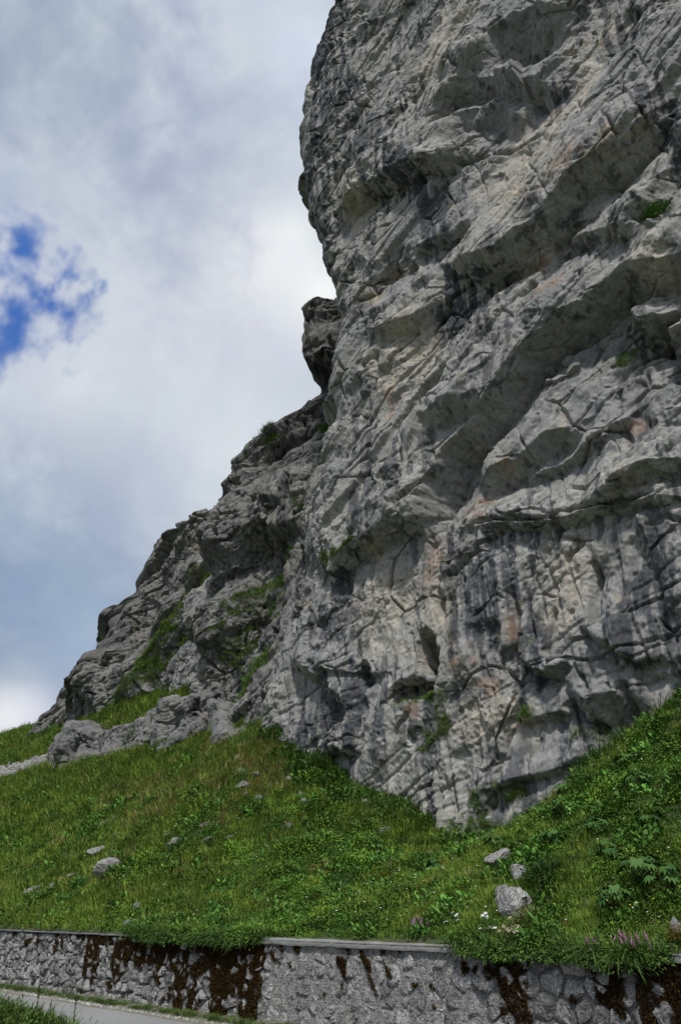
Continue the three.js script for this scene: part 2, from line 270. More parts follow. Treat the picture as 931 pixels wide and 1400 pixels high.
function macro(x, y) {
  let h = 0; smoothRock = 0;
  const w1 = noise(x * 0.9, y * 0.9, 4.4) * 0.16 + crag(x * 1.4, y * 1.4, 9.4) * 0.22 + crag(x * 4, y * 4, 2.4) * 0.09;
  for (let i = 0; i < LEDGES.length; i++) {
    const b = LB[i]; if (x < b[0] || x > b[1] || y < b[2] || y > b[3]) continue;
    const [P, A, B, W, Lu, Ld] = LEDGES[i];
    lineDist(P, x, y);
    const d = seg2.d * seg2.s + w1 * Math.min(1, W * 1.5);
    const end = sstep(-0.15, 0.16, seg2.a) * sstep(1.15, 0.86, seg2.a); if (end <= 0) continue;
    let q;
    if (d > 0) q = A * Math.exp(-(d * d) / (Lu * Lu)) ; else if (d > -W) { q = lerp(A, -B, -d / W); if (W > 0.4) smoothRock = Math.max(smoothRock, end * 0.75); } else q = -B * Math.exp((d + W) / Ld);
    h += q * end;
  }
  for (let i = 0; i < CRACKS.length; i++) {
    const b = CB[i]; if (x < b[0] || x > b[1] || y < b[2] || y > b[3]) continue;
    lineDist(CRACKS[i][0], x, y);
    const d = Math.abs(seg2.d * seg2.s + w1 * 0.35), end = sstep(-0.05, 0.12, seg2.a) * sstep(1.05, 0.88, seg2.a);
    h -= CRACKS[i][2] * end * Math.exp(-Math.pow(d / CRACKS[i][1], 1.5));
  }
  for (const [px, py, rx, ry, dp] of PITS) {
    const dx = (x - px) / rx, dy = (y - py) / ry; if (dx * dx + dy * dy > 7) continue;
    h -= dp * sstep(1.25, 0.45, Math.sqrt(dx * dx + dy * dy) + w1 * 1.6 + 0.7 * crag(x * 1.9, y * 1.3, 6.2));
  }
  { const dx = (x + 9.6) / 2.9, dy = (y - 25.3) / 3.0; smoothRock = Math.max(smoothRock, 0.6 * sstep(1.2, 0.7, Math.sqrt(dx * dx + dy * dy))); }
  return h;
}
const CA = Math.cos(0.62), SA = Math.sin(0.62);
// chiselled relief: heights at the corners of a lattice of tetrahedra, flat in between, so every piece is a plane with sharp edges
function crag(x, y, z) {
  const s = (x + y + z) / 3, X = x + s, Y = y + s, Z = z + s, i = Math.floor(X), j = Math.floor(Y), k = Math.floor(Z), u = X - i, v = Y - j, w = Z - k;
  const h = (a, b, c) => CELL[((Math.imul(i + a, 73856093) ^ Math.imul(j + b, 19349663) ^ Math.imul(k + c, 83492791)) >>> 3) % 7168] - 0.5;
  const a = h(0, 0, 0), d = h(1, 1, 1);
  if (u >= v) { if (v >= w) return (1 - u) * a + (u - v) * h(1, 0, 0) + (v - w) * h(1, 1, 0) + w * d; if (u >= w) return (1 - u) * a + (u - w) * h(1, 0, 0) + (w - v) * h(1, 0, 1) + v * d; return (1 - w) * a + (w - u) * h(0, 0, 1) + (u - v) * h(1, 0, 1) + v * d; }
  if (w >= v) return (1 - w) * a + (w - v) * h(0, 0, 1) + (v - u) * h(0, 1, 1) + u * d; if (w >= u) return (1 - v) * a + (v - w) * h(0, 1, 0) + (w - u) * h(0, 1, 1) + u * d; return (1 - v) * a + (v - u) * h(0, 1, 0) + (u - w) * h(1, 1, 0) + w * d;
}
const WP = [0, 0];
function warp(x, y, t) { WP[0] = noise(x * 0.3, y * 0.3, t * 0.3) * 0.6; WP[1] = noise(x * 0.3 + 31, y * 0.3, t * 0.3) * 0.6; }
// parallel slabs: the rock is split by planes across q, each slab stands out by its own amount, which changes in breaks along it
const SL = [0, 0];
const rnd = (i, k) => CELL[((Math.imul(i, 374761393) ^ Math.imul(k, 668265263)) >>> 5) % 7168];
function slabs(q, along, spacing, soft, seed) {
  const s = q / spacing, i = Math.floor(s), b0 = i + 0.7 * rnd(i, seed), lower = s < b0, id = lower ? i - 1 : i, lo = lower ? i - 1 + 0.7 * rnd(i - 1, seed) : b0, hi = lower ? b0 : i + 1 + 0.7 * rnd(i + 1, seed);
  const out = (n) => { const a = along / (spacing * (2.5 + 4 * rnd(n, seed + 1))) + 31 * rnd(n, seed + 2), k = Math.floor(a), f = a - k, u = rnd(n + k * 57, seed + 3), v = rnd(n + (k + 1) * 57, seed + 3); return lerp(u, v, sstep(0.88, 1.0, f)) - 0.5 + 0.35 * (f - 0.5) * (rnd(n + k * 13, seed + 4) - 0.5); };
  const dl = (s - lo) * spacing, dh = (hi - s) * spacing, me = out(id);
  SL[0] = dl < dh ? lerp((me + out(id - 1)) / 2, me, clamp(dl / soft)) : lerp((me + out(id + 1)) / 2, me, clamp(dh / soft));
  const d = Math.min(dl, dh), e = dl < dh ? id : id + 1, open = rnd(e + Math.floor(along / (spacing * 3.5) + 9 * rnd(e, seed + 5)) * 31, seed + 6);
  SL[1] = open > 0.45 ? Math.exp(-(d * d) / (0.0012 + 0.0018 * open)) * open : 0;
  return SL[0];
}
function coarse(x, y, t, o) {        // blocks of metres; o: {big, mid, upright}
  warp(x, y, t); const X = x + WP[0] * 0.6, Y = y + WP[1] * 0.6, a = X * CA + Y * SA, b = -X * SA + Y * CA, up = o.upright;   // a along the beds, b across them
  const bend = 0.8 * noise(x * 0.17, y * 0.17, t * 0.17 + 71);
  let h = o.big * (0.6 * facet(a / 6.5, b / 3.0, t / 4, 0.12) + 0.6 * crag(a / 4.2, b / 2.2, t / 3));
  if (up < 1) h += o.mid * (1 - up) * (1.0 * slabs(b + 0.10 * t + 0.5 * bend, a, 1.25, 0.10, 11) + 0.5 * slabs(0.93 * a + 0.36 * b + bend, b, 2.3, 0.12, 23) + 0.6 * crag(a / 2.0 + 5, b / 0.9, t / 1.3));
  if (up > 0) h += o.mid * up * (0.6 * slabs(X + 0.12 * Y + bend, Y, 1.2, 0.11, 37) + 0.45 * slabs(Y - 0.25 * X, X, 2.3, 0.10, 41) + 0.7 * crag(X / 0.9 + 3, Y / 2.4, t / 1.2) + 0.3 * noise(x * 1.5, y * 0.2, t * 0.5));
  return h;
}
function fineRelief(x, y, t, o, up, k) {   // broken edges, joints and pits, along the face's own normal
  const w = 0.05 * noise(x * 1.2, y * 1.2, t * 1.2), bend = 0.7 * noise(x * 0.22, y * 0.22, t * 0.22 + 70) + 0.16 * noise(x * 0.9, y * 0.9, t * 0.9 + 5), patch = sstep(-0.05, 0.35, noise(x * 0.33, y * 0.33, t * 0.33 + 90)), patch2 = sstep(0.0, 0.35, noise(x * 0.4 + 30, y * 0.4, t * 0.4)), a = x * CA + y * SA + w, b = -x * SA + y * CA + w;
  const rough = clamp(0.62 + 1.9 * fbm(x * 0.38, y * 0.38, t * 0.38 + 3, 3) + 0.15 * up, 0.2, 1.5) * k, keep = 0.35 + 0.65 * k;
  let h = 0;
  if (up < 1) {
    h += o.small * (1 - up) * rough * (0.8 * crag(a / 0.85, b / 0.38, t / 0.6) + 0.5 * crag(a / 0.42 + 4, b / 0.22, t / 0.3) + 0.75 * slabs(b + 0.1 * t + 0.2 * bend, a, 0.52, 0.05, 53));
    h -= o.small * keep * (1 - up) * (0.3 + 0.65 * patch) * SL[1];
    slabs(0.9 * a - 0.42 * b + 0.2 * t + 0.8 * bend, b, 1.1, 0.05, 61); h += o.small * rough * (1 - up) * 0.4 * SL[0] - o.small * keep * (1 - up) * 0.8 * patch2 * SL[1];
    h += o.small * (1 - up) * rough * 0.4 * slabs(a + 0.5 * b + 0.3 * bend, b, 0.55, 0.05, 67);
  }
  if (up > 0) {
    h += o.small * up * rough * (0.8 * crag((x + w) / 0.42, (y + w) / 0.85, t / 0.55) + 0.6 * crag(x / 0.22 + 4, y / 0.36, t / 0.28) + 0.65 * slabs(x + 0.15 * y + 0.2 * t + 0.4 * bend, y, 0.55, 0.05, 71));
    h -= o.small * keep * up * 0.6 * patch2 * SL[1];
    h += o.small * up * rough * (0.5 * slabs(y - 0.4 * x + 0.4 * bend, x, 0.6, 0.05, 79));
    h -= o.small * keep * up * 0.4 * patch * SL[1];
    slabs(y - 0.35 * x + 0.8 * bend, x, 1.6, 0.06, 83); h -= o.small * keep * up * 0.7 * patch * SL[1];
  }
  facet(x / 1.9 + 3 + w, y / 1.6, t / 1.5 + 20, 0.2); h -= o.small * 0.8 * FAC[1] * sstep(0.0, 0.3, noise(x * 0.6, y * 0.6, t * 0.6 + 9)) * k;      // open joints
  h += o.fine * (0.4 + 0.6 * rough) * (1 + 0.45 * up) * (0.8 * crag(x / 0.24, y / 0.22, t / 0.24) + 0.8 * crag(x / 0.11 + 7, y / 0.11, t / 0.11));
  const pit = noise(x * 3.1, y * 3.1, t * 3.1 + 4); h -= o.fine * 2 * sstep(0.5, 0.7, pit) * (0.3 + 0.7 * rough);
  return h;
}
const RC = [0, 0, 0];
function rockColor(x, y, t, stains, dark) {
  const n1 = fbm(x * 0.16, y * 0.16, t * 0.16 + 5, 4), n2 = fbm(x * 0.8, y * 0.5, t * 0.8 + 2, 4), st = 0.75 * fbm(x * 4.2, y * 0.11, t * 4.2, 4, 0.6) + 0.55 * fbm(x * 1.3, y * 0.08, t * 1.3 + 4, 3), g1 = noise(x * 6.5, y * 6.5, t * 6.5), g2 = noise(x * 17, y * 17, t * 17), g3 = fbm(x * 2.6, y * 2.6, t * 2.6 + 7, 3);
  let k = clamp(0.5 + n1 * 0.9 + n2 * 0.6);                      // grey to warm grey
  let r = lerp(0.29, 0.52, k), g = lerp(0.293, 0.50, k), b = lerp(0.298, 0.455, k);
  k = sstep(0.04, 0.26, st * 1.0 + n2 * 0.35 + 0.25 * n1);         // water streaks
  r = lerp(r, 0.088, k * 0.8); g = lerp(g, 0.094, k * 0.8); b = lerp(b, 0.108, k * 0.8);
  if (stains) for (const [sx, sy, rx, ry, kind] of STAINS_AND_SHADE) {
    const dx = (x - sx) / rx, dy = (y - sy) / ry, dd = dx * dx + dy * dy; if (dd > 3.2) continue;
    const e = Math.sqrt(dd);
    if (kind === 0) { k = sstep(-0.05, 0.4, 0.75 - e + st * 2.1 + n2 * 0.35 + g3 * 0.2) * 0.92; r = lerp(r, 0.075, k); g = lerp(g, 0.080, k); b = lerp(b, 0.094, k); }
    else if (kind === 1) { k = sstep(0.0, 0.7, 0.75 - e + g3 * 0.9 + st * 0.8) * 0.62; r = lerp(r, 0.46, k); g = lerp(g, 0.31, k); b = lerp(b, 0.215, k); }
    else if (kind === 2) { k = sstep(0.0, 0.8, 0.95 - e + n2 * 0.8 + g3 * 0.3) * 0.8; r = lerp(r, 0.60, k); g = lerp(g, 0.535, k); b = lerp(b, 0.45, k); }
    else { k = sstep(0.3, 0.5, g1 * 0.6 + noise(x * 11, y * 11, t * 11 + 3) * 0.6) * sstep(1.2, 0.4, e); r = lerp(r, 0.55, k * 0.8); g = lerp(g, 0.55, k * 0.8); b = lerp(b, 0.53, k * 0.8); }
  }
  k = sstep(0.28, 0.55, fbm(x * 0.55 + 9, y * 0.4, t * 0.55, 4) + g3 * 0.25); r = lerp(r, r * 1.15, k); g = lerp(g, g * 1.0, k); b = lerp(b, b * 0.82, k);   // rusty tint
  const v = 1 + 0.26 * g3 + 0.26 * g1 + 0.24 * g2 + 0.18 * noise(x * 33, y * 33, t * 33);
  RC[0] = r * v * dark; RC[1] = g * v * dark; RC[2] = b * v * dark;
  k = sstep(0.4, 0.56, noise(x * 8, y * 8, t * 8 + 20) * 0.8 + g2 * 0.15); RC[0] = lerp(RC[0], 0.52 * dark, k * 0.55); RC[1] = lerp(RC[1], 0.52 * dark, k * 0.55); RC[2] = lerp(RC[2], 0.5 * dark, k * 0.55);    // pale lichen
  k = sstep(0.34, 0.52, noise(x * 4.5, y * 3.6, t * 4.5 + 60) * 0.7 + g1 * 0.35); RC[0] = lerp(RC[0], 0.055, k * 0.62); RC[1] = lerp(RC[1], 0.055, k * 0.62); RC[2] = lerp(RC[2], 0.057, k * 0.62);   // black lichen
}

// a cliff: a fine sheet along its face, turned back into the hill at its far end, with a coarse run-on past the near end and above
function blur(A, NU, NV, comps, R, passes, columnsOnly) {    // box blur over a grid of NU columns of NV values
  const C = comps, run = (count, stride, lines, lineStride) => { const buf = new Float32Array(count); for (let l = 0; l < lines; l++) for (let c = 0; c < C; c++) { let s = 0, n = 0; const o = l * lineStride + c; for (let k = 0; k < Math.min(R, count); k++) { s += A[o + k * stride]; n++; } for (let k = 0; k < count; k++) { if (k + R < count) { s += A[o + (k + R) * stride]; n++; } if (k - R - 1 >= 0) { s -= A[o + (k - R - 1) * stride]; n--; } buf[k] = s / n; } for (let k = 0; k < count; k++) A[o + k * stride] = buf[k]; } };
  for (let p = 0; p < passes; p++) { run(NU, NV * C, NV, C); if (!columnsOnly) run(NV, C, NU, NV * C); }
}
function cliff(o) {
  const { nu, nr, nv, nt, ne } = o, NU = ne + nu + nr + 1, NV = nv + nt + 1, M = Math.max(60, Math.round(nv * 0.36));
  const pos = new Float32Array(NU * NV * 3), col = new Float32Array(NU * NV * 3), soft = new Float32Array(NU * NV), idx = new Uint32Array((NU - 1) * (NV - 1) * 6);
  const Y = new Float32Array(NU * NV), ys = new Float64Array(M + 1), al = new Float64Array(M + 1), out = { x: 0, y: 0, t: 0 };
  const at = (u, e, w, y0, back) => {
    let y = y0; const xR = o.near(y), xe = o.edge(y);
    let x = lerp(xR, xe, Math.pow(u, o.pow ?? 1)), nx = 0, n2 = -1;
    if (e) x = lerp(xR, o.far, e);
    let t = o.t(x, y);
    if (w) { const th = Math.min(1, w / 0.62) * Math.PI / 2, s = Math.sin(th), c = Math.cos(th); x = xe - o.rx * s; t += o.rt * (1 - c) + Math.max(0, w - 0.62) / 0.38 * o.deep; nx = -s; n2 = -c; }   // round the far end
    if (back) { y += o.rise * (1 - (1 - back) * (1 - back)); t += o.run * back * back; }
    const d = o.shape(x, y, t, w); out.x = x + nx * d; out.y = y; out.t = t + n2 * d;
  };
  for (let i = 0; i < NU; i++) {
    const u = clamp((i - ne) / nu), e = i < ne ? (ne - i) / ne : 0, w = i > ne + nu ? (i - ne - nu) / nr : 0, lo = o.lo(u), hi = o.hi(u);
    let px = 0, py = 0, pt = 0;                            // space the rows evenly over the relief
    for (let m = 0; m <= M; m++) { ys[m] = lerp(lo, hi, m / M); at(u, e, w, ys[m], 0); al[m] = m ? al[m - 1] + Math.hypot(out.y - py, Math.min(1.2 * (out.y - py) + 0.5, Math.hypot(out.x - px, out.t - pt))) : 0; px = out.x; py = out.y; pt = out.t; }
    let m = 0;
    for (let j = 0; j <= nv; j++) {
      const want = j / nv * al[M];
      while (m < M - 1 && al[m + 1] < want) m++;
      Y[i * NV + j] = lerp(ys[m], ys[m + 1], clamp((want - al[m]) / (al[m + 1] - al[m])));
    }
    for (let j = nv + 1; j < NV; j++) Y[i * NV + j] = Y[i * NV + nv];
  }
  blur(Y, NU, NV, 1, 9, 3, true);                           // neighbouring columns keep step
  for (let i = 0; i < NU; i++) {
    const u = clamp((i - ne) / nu), e = i < ne ? (ne - i) / ne : 0, w = i > ne + nu ? (i - ne - nu) / nr : 0;
    for (let j = 0; j < NV; j++) {
      smoothRock = 0; at(u, e, w, Y[i * NV + j], j > nv ? (j - nv) / nt : 0);
      const n = i * NV + j, k = n * 3; pos[k] = out.x; pos[k + 1] = out.y; pos[k + 2] = -out.t; soft[n] = smoothRock;
    }
  }
  let q = 0;
  for (let i = 0; i < NU - 1; i++) for (let j = 0; j < NV - 1; j++) { const a = i * NV + j, b = a + NV; idx[q++] = a; idx[q++] = a + 1; idx[q++] = b; idx[q++] = b; idx[q++] = a + 1; idx[q++] = b + 1; }
  const g = new THREE.BufferGeometry();
  g.setAttribute('position', new THREE.BufferAttribute(pos, 3)); g.setAttribute('color', new THREE.BufferAttribute(col, 3)); g.setIndex(new THREE.BufferAttribute(idx, 1)); g.computeVertexNormals();
  blur(pos, NU, NV, 3, 1, o.smooth ?? 1, false); g.computeVertexNormals(); let nor = g.attributes.normal.array; blur(nor, NU, NV, 3, 4, 2, false); const sign = nor[((ne + (nu >> 1)) * NV + (nv >> 1)) * 3 + 2] < 0 ? -1 : 1, s = o.scale ?? 1;
  for (let n = 0; n < NU * NV; n++) {
    const k = n * 3, x = pos[k], y = pos[k + 1], t = -pos[k + 2], d = sign * fineRelief(x * s, y * s, t * s, o.rock, o.rock.upright ?? upright(x, y), 1 - soft[n]);
    pos[k] += nor[k] * d; pos[k + 1] += nor[k + 1] * d; pos[k + 2] += nor[k + 2] * d;
    rockColor(x, y, t, o.stainedShaded, o.tone); col[k] = RC[0]; col[k + 1] = RC[1]; col[k + 2] = RC[2];
  }
  g.computeVertexNormals(); nor = g.attributes.normal.array; if (sign < 0) { for (let k = 0; k < nor.length; k++) nor[k] = -nor[k]; for (let k = 0; k < idx.length; k += 3) { const a = idx[k]; idx[k] = idx[k + 1]; idx[k + 1] = a; } }
  if (o.green) for (let k = 0; k < pos.length; k += 3) {    // turf on the ledges
    const x = pos[k], y = pos[k + 1], up = nor[k + 1];
    let w = 0; for (const [gx, gy, rx, ry] of o.green) { const dx = (x - gx) / rx, dy = (y - gy) / ry, dd = dx * dx + dy * dy; if (dd < 2.2) w = Math.max(w, 1.15 - Math.sqrt(dd)); }
    w = sstep(0.05, 0.35, w + 0.5 * noise(x * 2, y * 2, 3) + up * 0.4 - 0.15);
    if (w > 0) { const c = 1 + 0.4 * noise(x * 9, y * 9, 1); col[k] = lerp(col[k], 0.06 * c, w * 0.5); col[k + 1] = lerp(col[k + 1], 0.075 * c, w * 0.5); col[k + 2] = lerp(col[k + 2], 0.03 * c, w * 0.5); }
  }
  return { mesh: tag(put(o.name, g, cliffMat), o.label, 'cliff', null, 'structure'), pos, nor };
}
const Q = globalThis.COARSE ?? 1;
const mainEdge = curve(MAIN_EDGE), edgeRough = (y) => noise(3.1, y * 0.55, 7) * 0.25 + noise(9, y * 1.7, 2) * 0.2 + facet(0.3, y / 1.3, 0.7, 0.07) * 0.5 + crag(1.7, y * 1.1, 0.4) * 0.3;
const upright = (x, y) => sstep(15.0, 11.5, y + (x + 13) * 0.12 + noise(x * 0.4, y * 0.4, 1) * 1.5);
const BIGROCK = { big: 0.6, mid: 0.42, upright: 0 };
const main = cliff({
  name: 'cliff', label: 'tall overhanging grey limestone cliff with diagonal roofs and dark water stains',
  nu: Math.round(690 * Q), nr: Math.round(64 * Q), nv: Math.round(1120 * Q), nt: 36, ne: 84, far: 4, pow: 1.08,
  lo: (u) => lerp(4.5, 2.2, Math.min(1, u / 0.5)) + Math.max(0, u - 0.6) * 8, hi: (u) => lerp(31, 51, u), near: (y) => lerp(-6.9, -2.6, y / 31), edge: (y) => mainEdge(y) + edgeRough(y), rx: 1.7, rt: 1.5, deep: 9,
  rise: 16, run: 7, t: () => 18.6,
  rock: { small: 0.22, fine: 0.055 }, stainedShaded: true, tone: 0.63,
  shape: (x, y, t, w) => { const m = macro(x, y) * (1 - sstep(0, 0.6, w)); const up = upright(x, y); BIGROCK.upright = up; BIGROCK.big = 0.65 - 0.25 * up; BIGROCK.mid = 0.42 - 0.14 * up; return m + coarse(x, y, t, BIGROCK); }, green: GREEN_MAIN,
});
const bRidge = curve([[-36.9, 22.6], [-35.8, 23.0], [-34.8, 24.4], [-32.8, 26.4], [-31.4, 28.4], [-30.9, 30.2], [-30.5, 32.6], [-30.2, 34.6], [-29.6, 36.0], [-28.8, 37.8], [-27.2, 40.0], [-26.0, 41.5], [-17, 46]]), bEdge = curve(BUTTRESS_EDGE);
const jag = (x, s) => crag(x * 0.5, s, 1) * 1.2 + facet(x / 1.3, s, 0.5, 0.06) * 1.1 + crag(x * 2.2, s, 3) * 0.6;
const buttress = cliff({
  name: 'cliff_buttress', label: 'grey broken buttress with grassy ledges beyond the tall cliff',
  nu: Math.round(400 * Q), nr: 44, nv: Math.round(500 * Q), nt: 30, ne: 2, far: -15, pow: 1,
  lo: () => 6, hi: (u) => { const x = lerp(-18, -36.9, u); return bRidge(x) + jag(x, 4) * 0.6; }, near: () => -18, edge: (y) => bEdge(y) + 1.1 + noise(2, y * 0.5, 4) * 0.5 + facet(0.2, y / 1.5, 2.7, 0.2) * 0.7, rx: 1.6, rt: 2.2, deep: 12,
  rise: 2.5, run: 16, t: (x, y) => 20.9 + 0.26 * (y - 8.5),
  rock: { small: 0.42, fine: 0.14, upright: 0.35 }, tone: 0.43,
  shape: (x, y, t, w) => buttressShape(x, y) * (1 - w) + coarse(x * 0.9, y * 0.9, t * 0.9, { big: 1.5, mid: 1.15, upright: 0.3 }), green: GREEN_BUTTRESS,
});
function buttressShape(x, y) {       // ribs, a hollow with a roof, the dark prow
  let h = 0.9 * Math.sin(x * 0.75 + 0.6 + noise(x * 0.2, y * 0.15, 5) * 2.2) ;
  h += 1.7 * sstep(30.5, 32.5, y) * sstep(-26, -28.5, x) + 0.7 * slabs(y + 0.3 * x, x, 1.3, 0.08, 97) * sstep(30, 33, y);
  const dx = (x + 30.6) / 2.6, dy = (y - 17.6) / 2.2, e = Math.sqrt(dx * dx + dy * dy); h -= 1.5 * sstep(1.2, 0.5, e);
  h += 1.0 * sstep(18.6, 19.6, y) * sstep(26, 20, y) * sstep(-25, -28, x);
  return h;
}
const ribRidge = curve(RIB_RIDGE);
const rib = cliff({
  name: 'rocky_rib', label: 'low rocky rib overgrown with bright grass beside the buttress',
  nu: Math.round(190 * Q), nr: 30, nv: Math.round(190 * Q), nt: 24, ne: 2, far: -29, pow: 1,
  lo: () => 8, hi: (u) => { const x = lerp(-31, -44.5, u); return ribRidge(x) + jag(x, 9) * 0.6; }, near: () => -31, edge: () => -44.6, rx: 1.4, rt: 2.5, deep: 6,
  rise: 1.0, run: 6, t: (x, y) => 24 + 0.2 * (y - 12),
  rock: { small: 0.42, fine: 0.15, upright: 0.3 }, tone: 0.54, shape: (x, y, t) => coarse(x * 0.9, y * 0.9, t * 0.9, { big: 1.5, mid: 1.1, upright: 0.2 }), green: GREEN_RIB,
});
const farRidge = curve([[-68, 13.2], [-66.0, 14.6], [-64.8, 17.2], [-63.6, 19.6], [-60.8, 21.6], [-59.2, 23.0], [-58.2, 24.8], [-57.6, 25.6], [-57.3, 27.8], [-56.6, 29.6], [-55.2, 30.4], [-52.4, 29.8], [-49.6, 29.4], [-46.4, 29.0], [-42, 29.6]]);
const farCliff = cliff({
  name: 'far_cliff', label: 'dark layered cliff falling away down the ridge behind the grassy rib',
  nu: Math.round(320 * Q), nr: 30, nv: Math.round(260 * Q), nt: 24, ne: 2, far: -32, pow: 1,
  lo: () => 11, hi: (u) => { const x = lerp(-36, -67.6, u); return Math.max(13.2, farRidge(x) + jag(x, 15) * 0.55); }, near: () => -36, edge: () => -67.8, rx: 1.5, rt: 2, deep: 8,
  rise: 1.5, run: 14, t: (x, y) => 29 + 0.2 * (y - 15),
  rock: { small: 0.6, fine: 0.2, upright: 0.25 }, scale: 0.7, tone: 0.36, shape: (x, y, t) => coarse(x * 0.65, y * 0.65, t * 0.65, { big: 2.2, mid: 1.9, upright: 0.15 }) + 0.7 * Math.sin(x * 0.5 + y * 0.25), green: GREEN_FAR,
});
const outRidge = curve(OUTCROP_RIDGE);
const outcrop = cliff({
  name: 'rock_outcrop', label: 'pale low rock outcrop standing out of the meadow under the grassy terrace',
  nu: Math.round(260 * Q), nr: 20, nv: Math.round(80 * Q), nt: 16, ne: 2, far: -25, pow: 1,
  lo: () => 6.5, hi: (u) => { const x = lerp(-26, -45.4, u); return outRidge(x) - 2.5 * sstep(-32, -27, x) + jag(x, 22) * 0.35; }, near: () => -26, edge: () => -45.5, rx: 0.8, rt: 1.2, deep: 3,
  rise: 0.4, run: 2.4, t: (x, y) => 20.6 + 0.15 * (y - 8) + 0.5 * Math.sin(x * 0.8 + 1) + 0.5 * sstep(-40, -38.8, x) * sstep(-33, -36, x),
  rock: { small: 0.34, fine: 0.12, upright: 0.7 }, tone: 0.43, shape: (x, y, t) => coarse(x, y, t, { big: 1.3, mid: 0.9, upright: 0.8 }),
});
console.log('cliffs');

// ---------------------------------------------------------------- ground
const footY = curve([[-200, 7.0], [-26, 7.0], [-24.5, 7.3], [-22.7, 7.9], [-21.4, 6.7], [-16.2, 4.4], [-13.9, 3.5], [-12.3, 3.8], [-10, 5.1], [-7.7, 6.4], [-4, 7.6], [10, 8.2], [60, 8.2]]);
const footSmooth = (x) => (footY(x - 0.9) + footY(x - 0.3) + footY(x + 0.3) + footY(x + 0.9)) / 4;
const WALL_T = 11.2, WALL_TOP = 1.42;
function groundY(x, t) {
  const q = (t - WALL_T) / 7.4, s = footSmooth(x) - 1.45;
  let y = 1.42 + s * q + 0.25 * Math.sin(Math.PI * clamp(q)) * (x < -25 ? 0.5 : 0);
  const k = sstep(0.3, 2.0, t - WALL_T);
  y += k * (0.22 * fbm(x * 0.45, t * 0.45, 2, 3) + 0.11 * noise(x * 1.5, t * 1.5, 5) + 0.05 * noise(x * 4.2, t * 4.2, 1));
  y += 1.5 * sstep(22.2, 23.2, t) * sstep(-47, -44.5, x) * sstep(-28, -31, x);
  if (t > 31) y -= (t - 31) * s / 7.4 * 1.35 * sstep(31, 34, t);                       // the crest of the slope
  if (x < -60) y += 0.6 * fbm(x * 0.06, t * 0.06, 7, 3) * sstep(-60, -75, x);
  return y;
}
function gridMesh(xs, ts, f, colf) {
  const n = xs.length, m = ts.length, pos = new Float32Array(n * m * 3), col = new Float32Array(n * m * 3), idx = []; let k = 0;
  for (let i = 0; i < n; i++) for (let j = 0; j < m; j++, k += 3) { const x = xs[i], t = ts[j], c = colf(x, t); pos[k] = x; pos[k + 1] = f(x, t); pos[k + 2] = -t; col[k] = c[0]; col[k + 1] = c[1]; col[k + 2] = c[2]; }
  for (let i = 0; i < n - 1; i++) for (let j = 0; j < m - 1; j++) { const a = i * m + j, b = a + m; idx.push(a, b, a + 1, b, b + 1, a + 1); }
  const g = new THREE.BufferGeometry(); g.setAttribute('position', new THREE.BufferAttribute(pos, 3)); g.setAttribute('color', new THREE.BufferAttribute(col, 3)); g.setIndex(idx); g.computeVertexNormals(); return g;
}
const steps = (list) => { const out = []; for (let i = 0; i < list.length - 1; i++) { const [a, n] = list[i], b = list[i + 1][0]; for (let k = 0; k < n; k++) out.push(lerp(a, b, k / n)); } out.push(list[list.length - 1][0]); return out; };
const turfMat = new THREE.MeshStandardMaterial({ vertexColors: true, roughness: 1, side: THREE.DoubleSide });
const turf = (x, t) => { const n = fbm(x * 1.1, t * 1.1, 3, 4), g = 1 + 0.5 * noise(x * 6, t * 6, 2); const k = clamp(0.4 + n); return [lerp(0.035, 0.075, k) * g, lerp(0.05, 0.085, k) * g, lerp(0.014, 0.028, k) * g]; };
tag(put('meadow_slope', gridMesh(steps([[-170, 90], [-55, 130], [-27, 150], [-3, 40], [40]]), steps([[WALL_T + 0.02, 75], [20, 70], [34, 20], [60]]), groundY, turf), turfMat), 'steep green meadow between the stone wall and the cliffs', 'meadow', null, 'structure');
const bankY = (x, t) => {            // the grassy bank on the valley side of the road, higher where it stands away from the lay-by
  const e = 6.3 + 0.25 * noise(x * 0.3, 2, 1) - 0.9 * sstep(-7, -4, x), s = sstep(e, e - 2.9, t);
  return s * (0.3 + 0.93 * sstep(-4.5, -8.0, x) * sstep(-0.5, 2.5, t) * sstep(-30, -16, x)) - 0.03 + 0.07 * noise(x * 0.9, t * 0.9, 4) * s - Math.max(0, -t - 4) * 0.25;
};
tag(put('grass_bank', gridMesh(steps([[-300, 30], [-40, 60], [-20, 120], [6, 20], [200]]), steps([[-200, 12], [-10, 20], [0, 60], [6.6]]), bankY, turf), turfMat), 'grassy bank on the valley side of the road', 'bank', null, 'structure');
const roadMat = new THREE.MeshStandardMaterial({ vertexColors: true, roughness: 0.93, side: THREE.DoubleSide });
tag(put('road', gridMesh(steps([[-300, 30], [-32, 340], [-10, 40], [200]]), steps([[4.4, 110], [10.75]]), (x, t) => 0.012 * noise(x * 0.7, t * 0.7, 2) + 0.004 * noise(x * 6, t * 6, 8), (x, t) => { const n = fbm(x * 0.5, t * 1.2, 6, 4), g = noise(x * 13, t * 13, 3) * 0.16 + noise(x * 30, t * 30, 3) * 0.12; const v = (0.245 + 0.04 * n) * (1 + g); return [v * 1.01, v, v * 0.975]; }), roadMat), 'narrow pale grey asphalt road curving below the stone wall', 'road', null, 'structure');
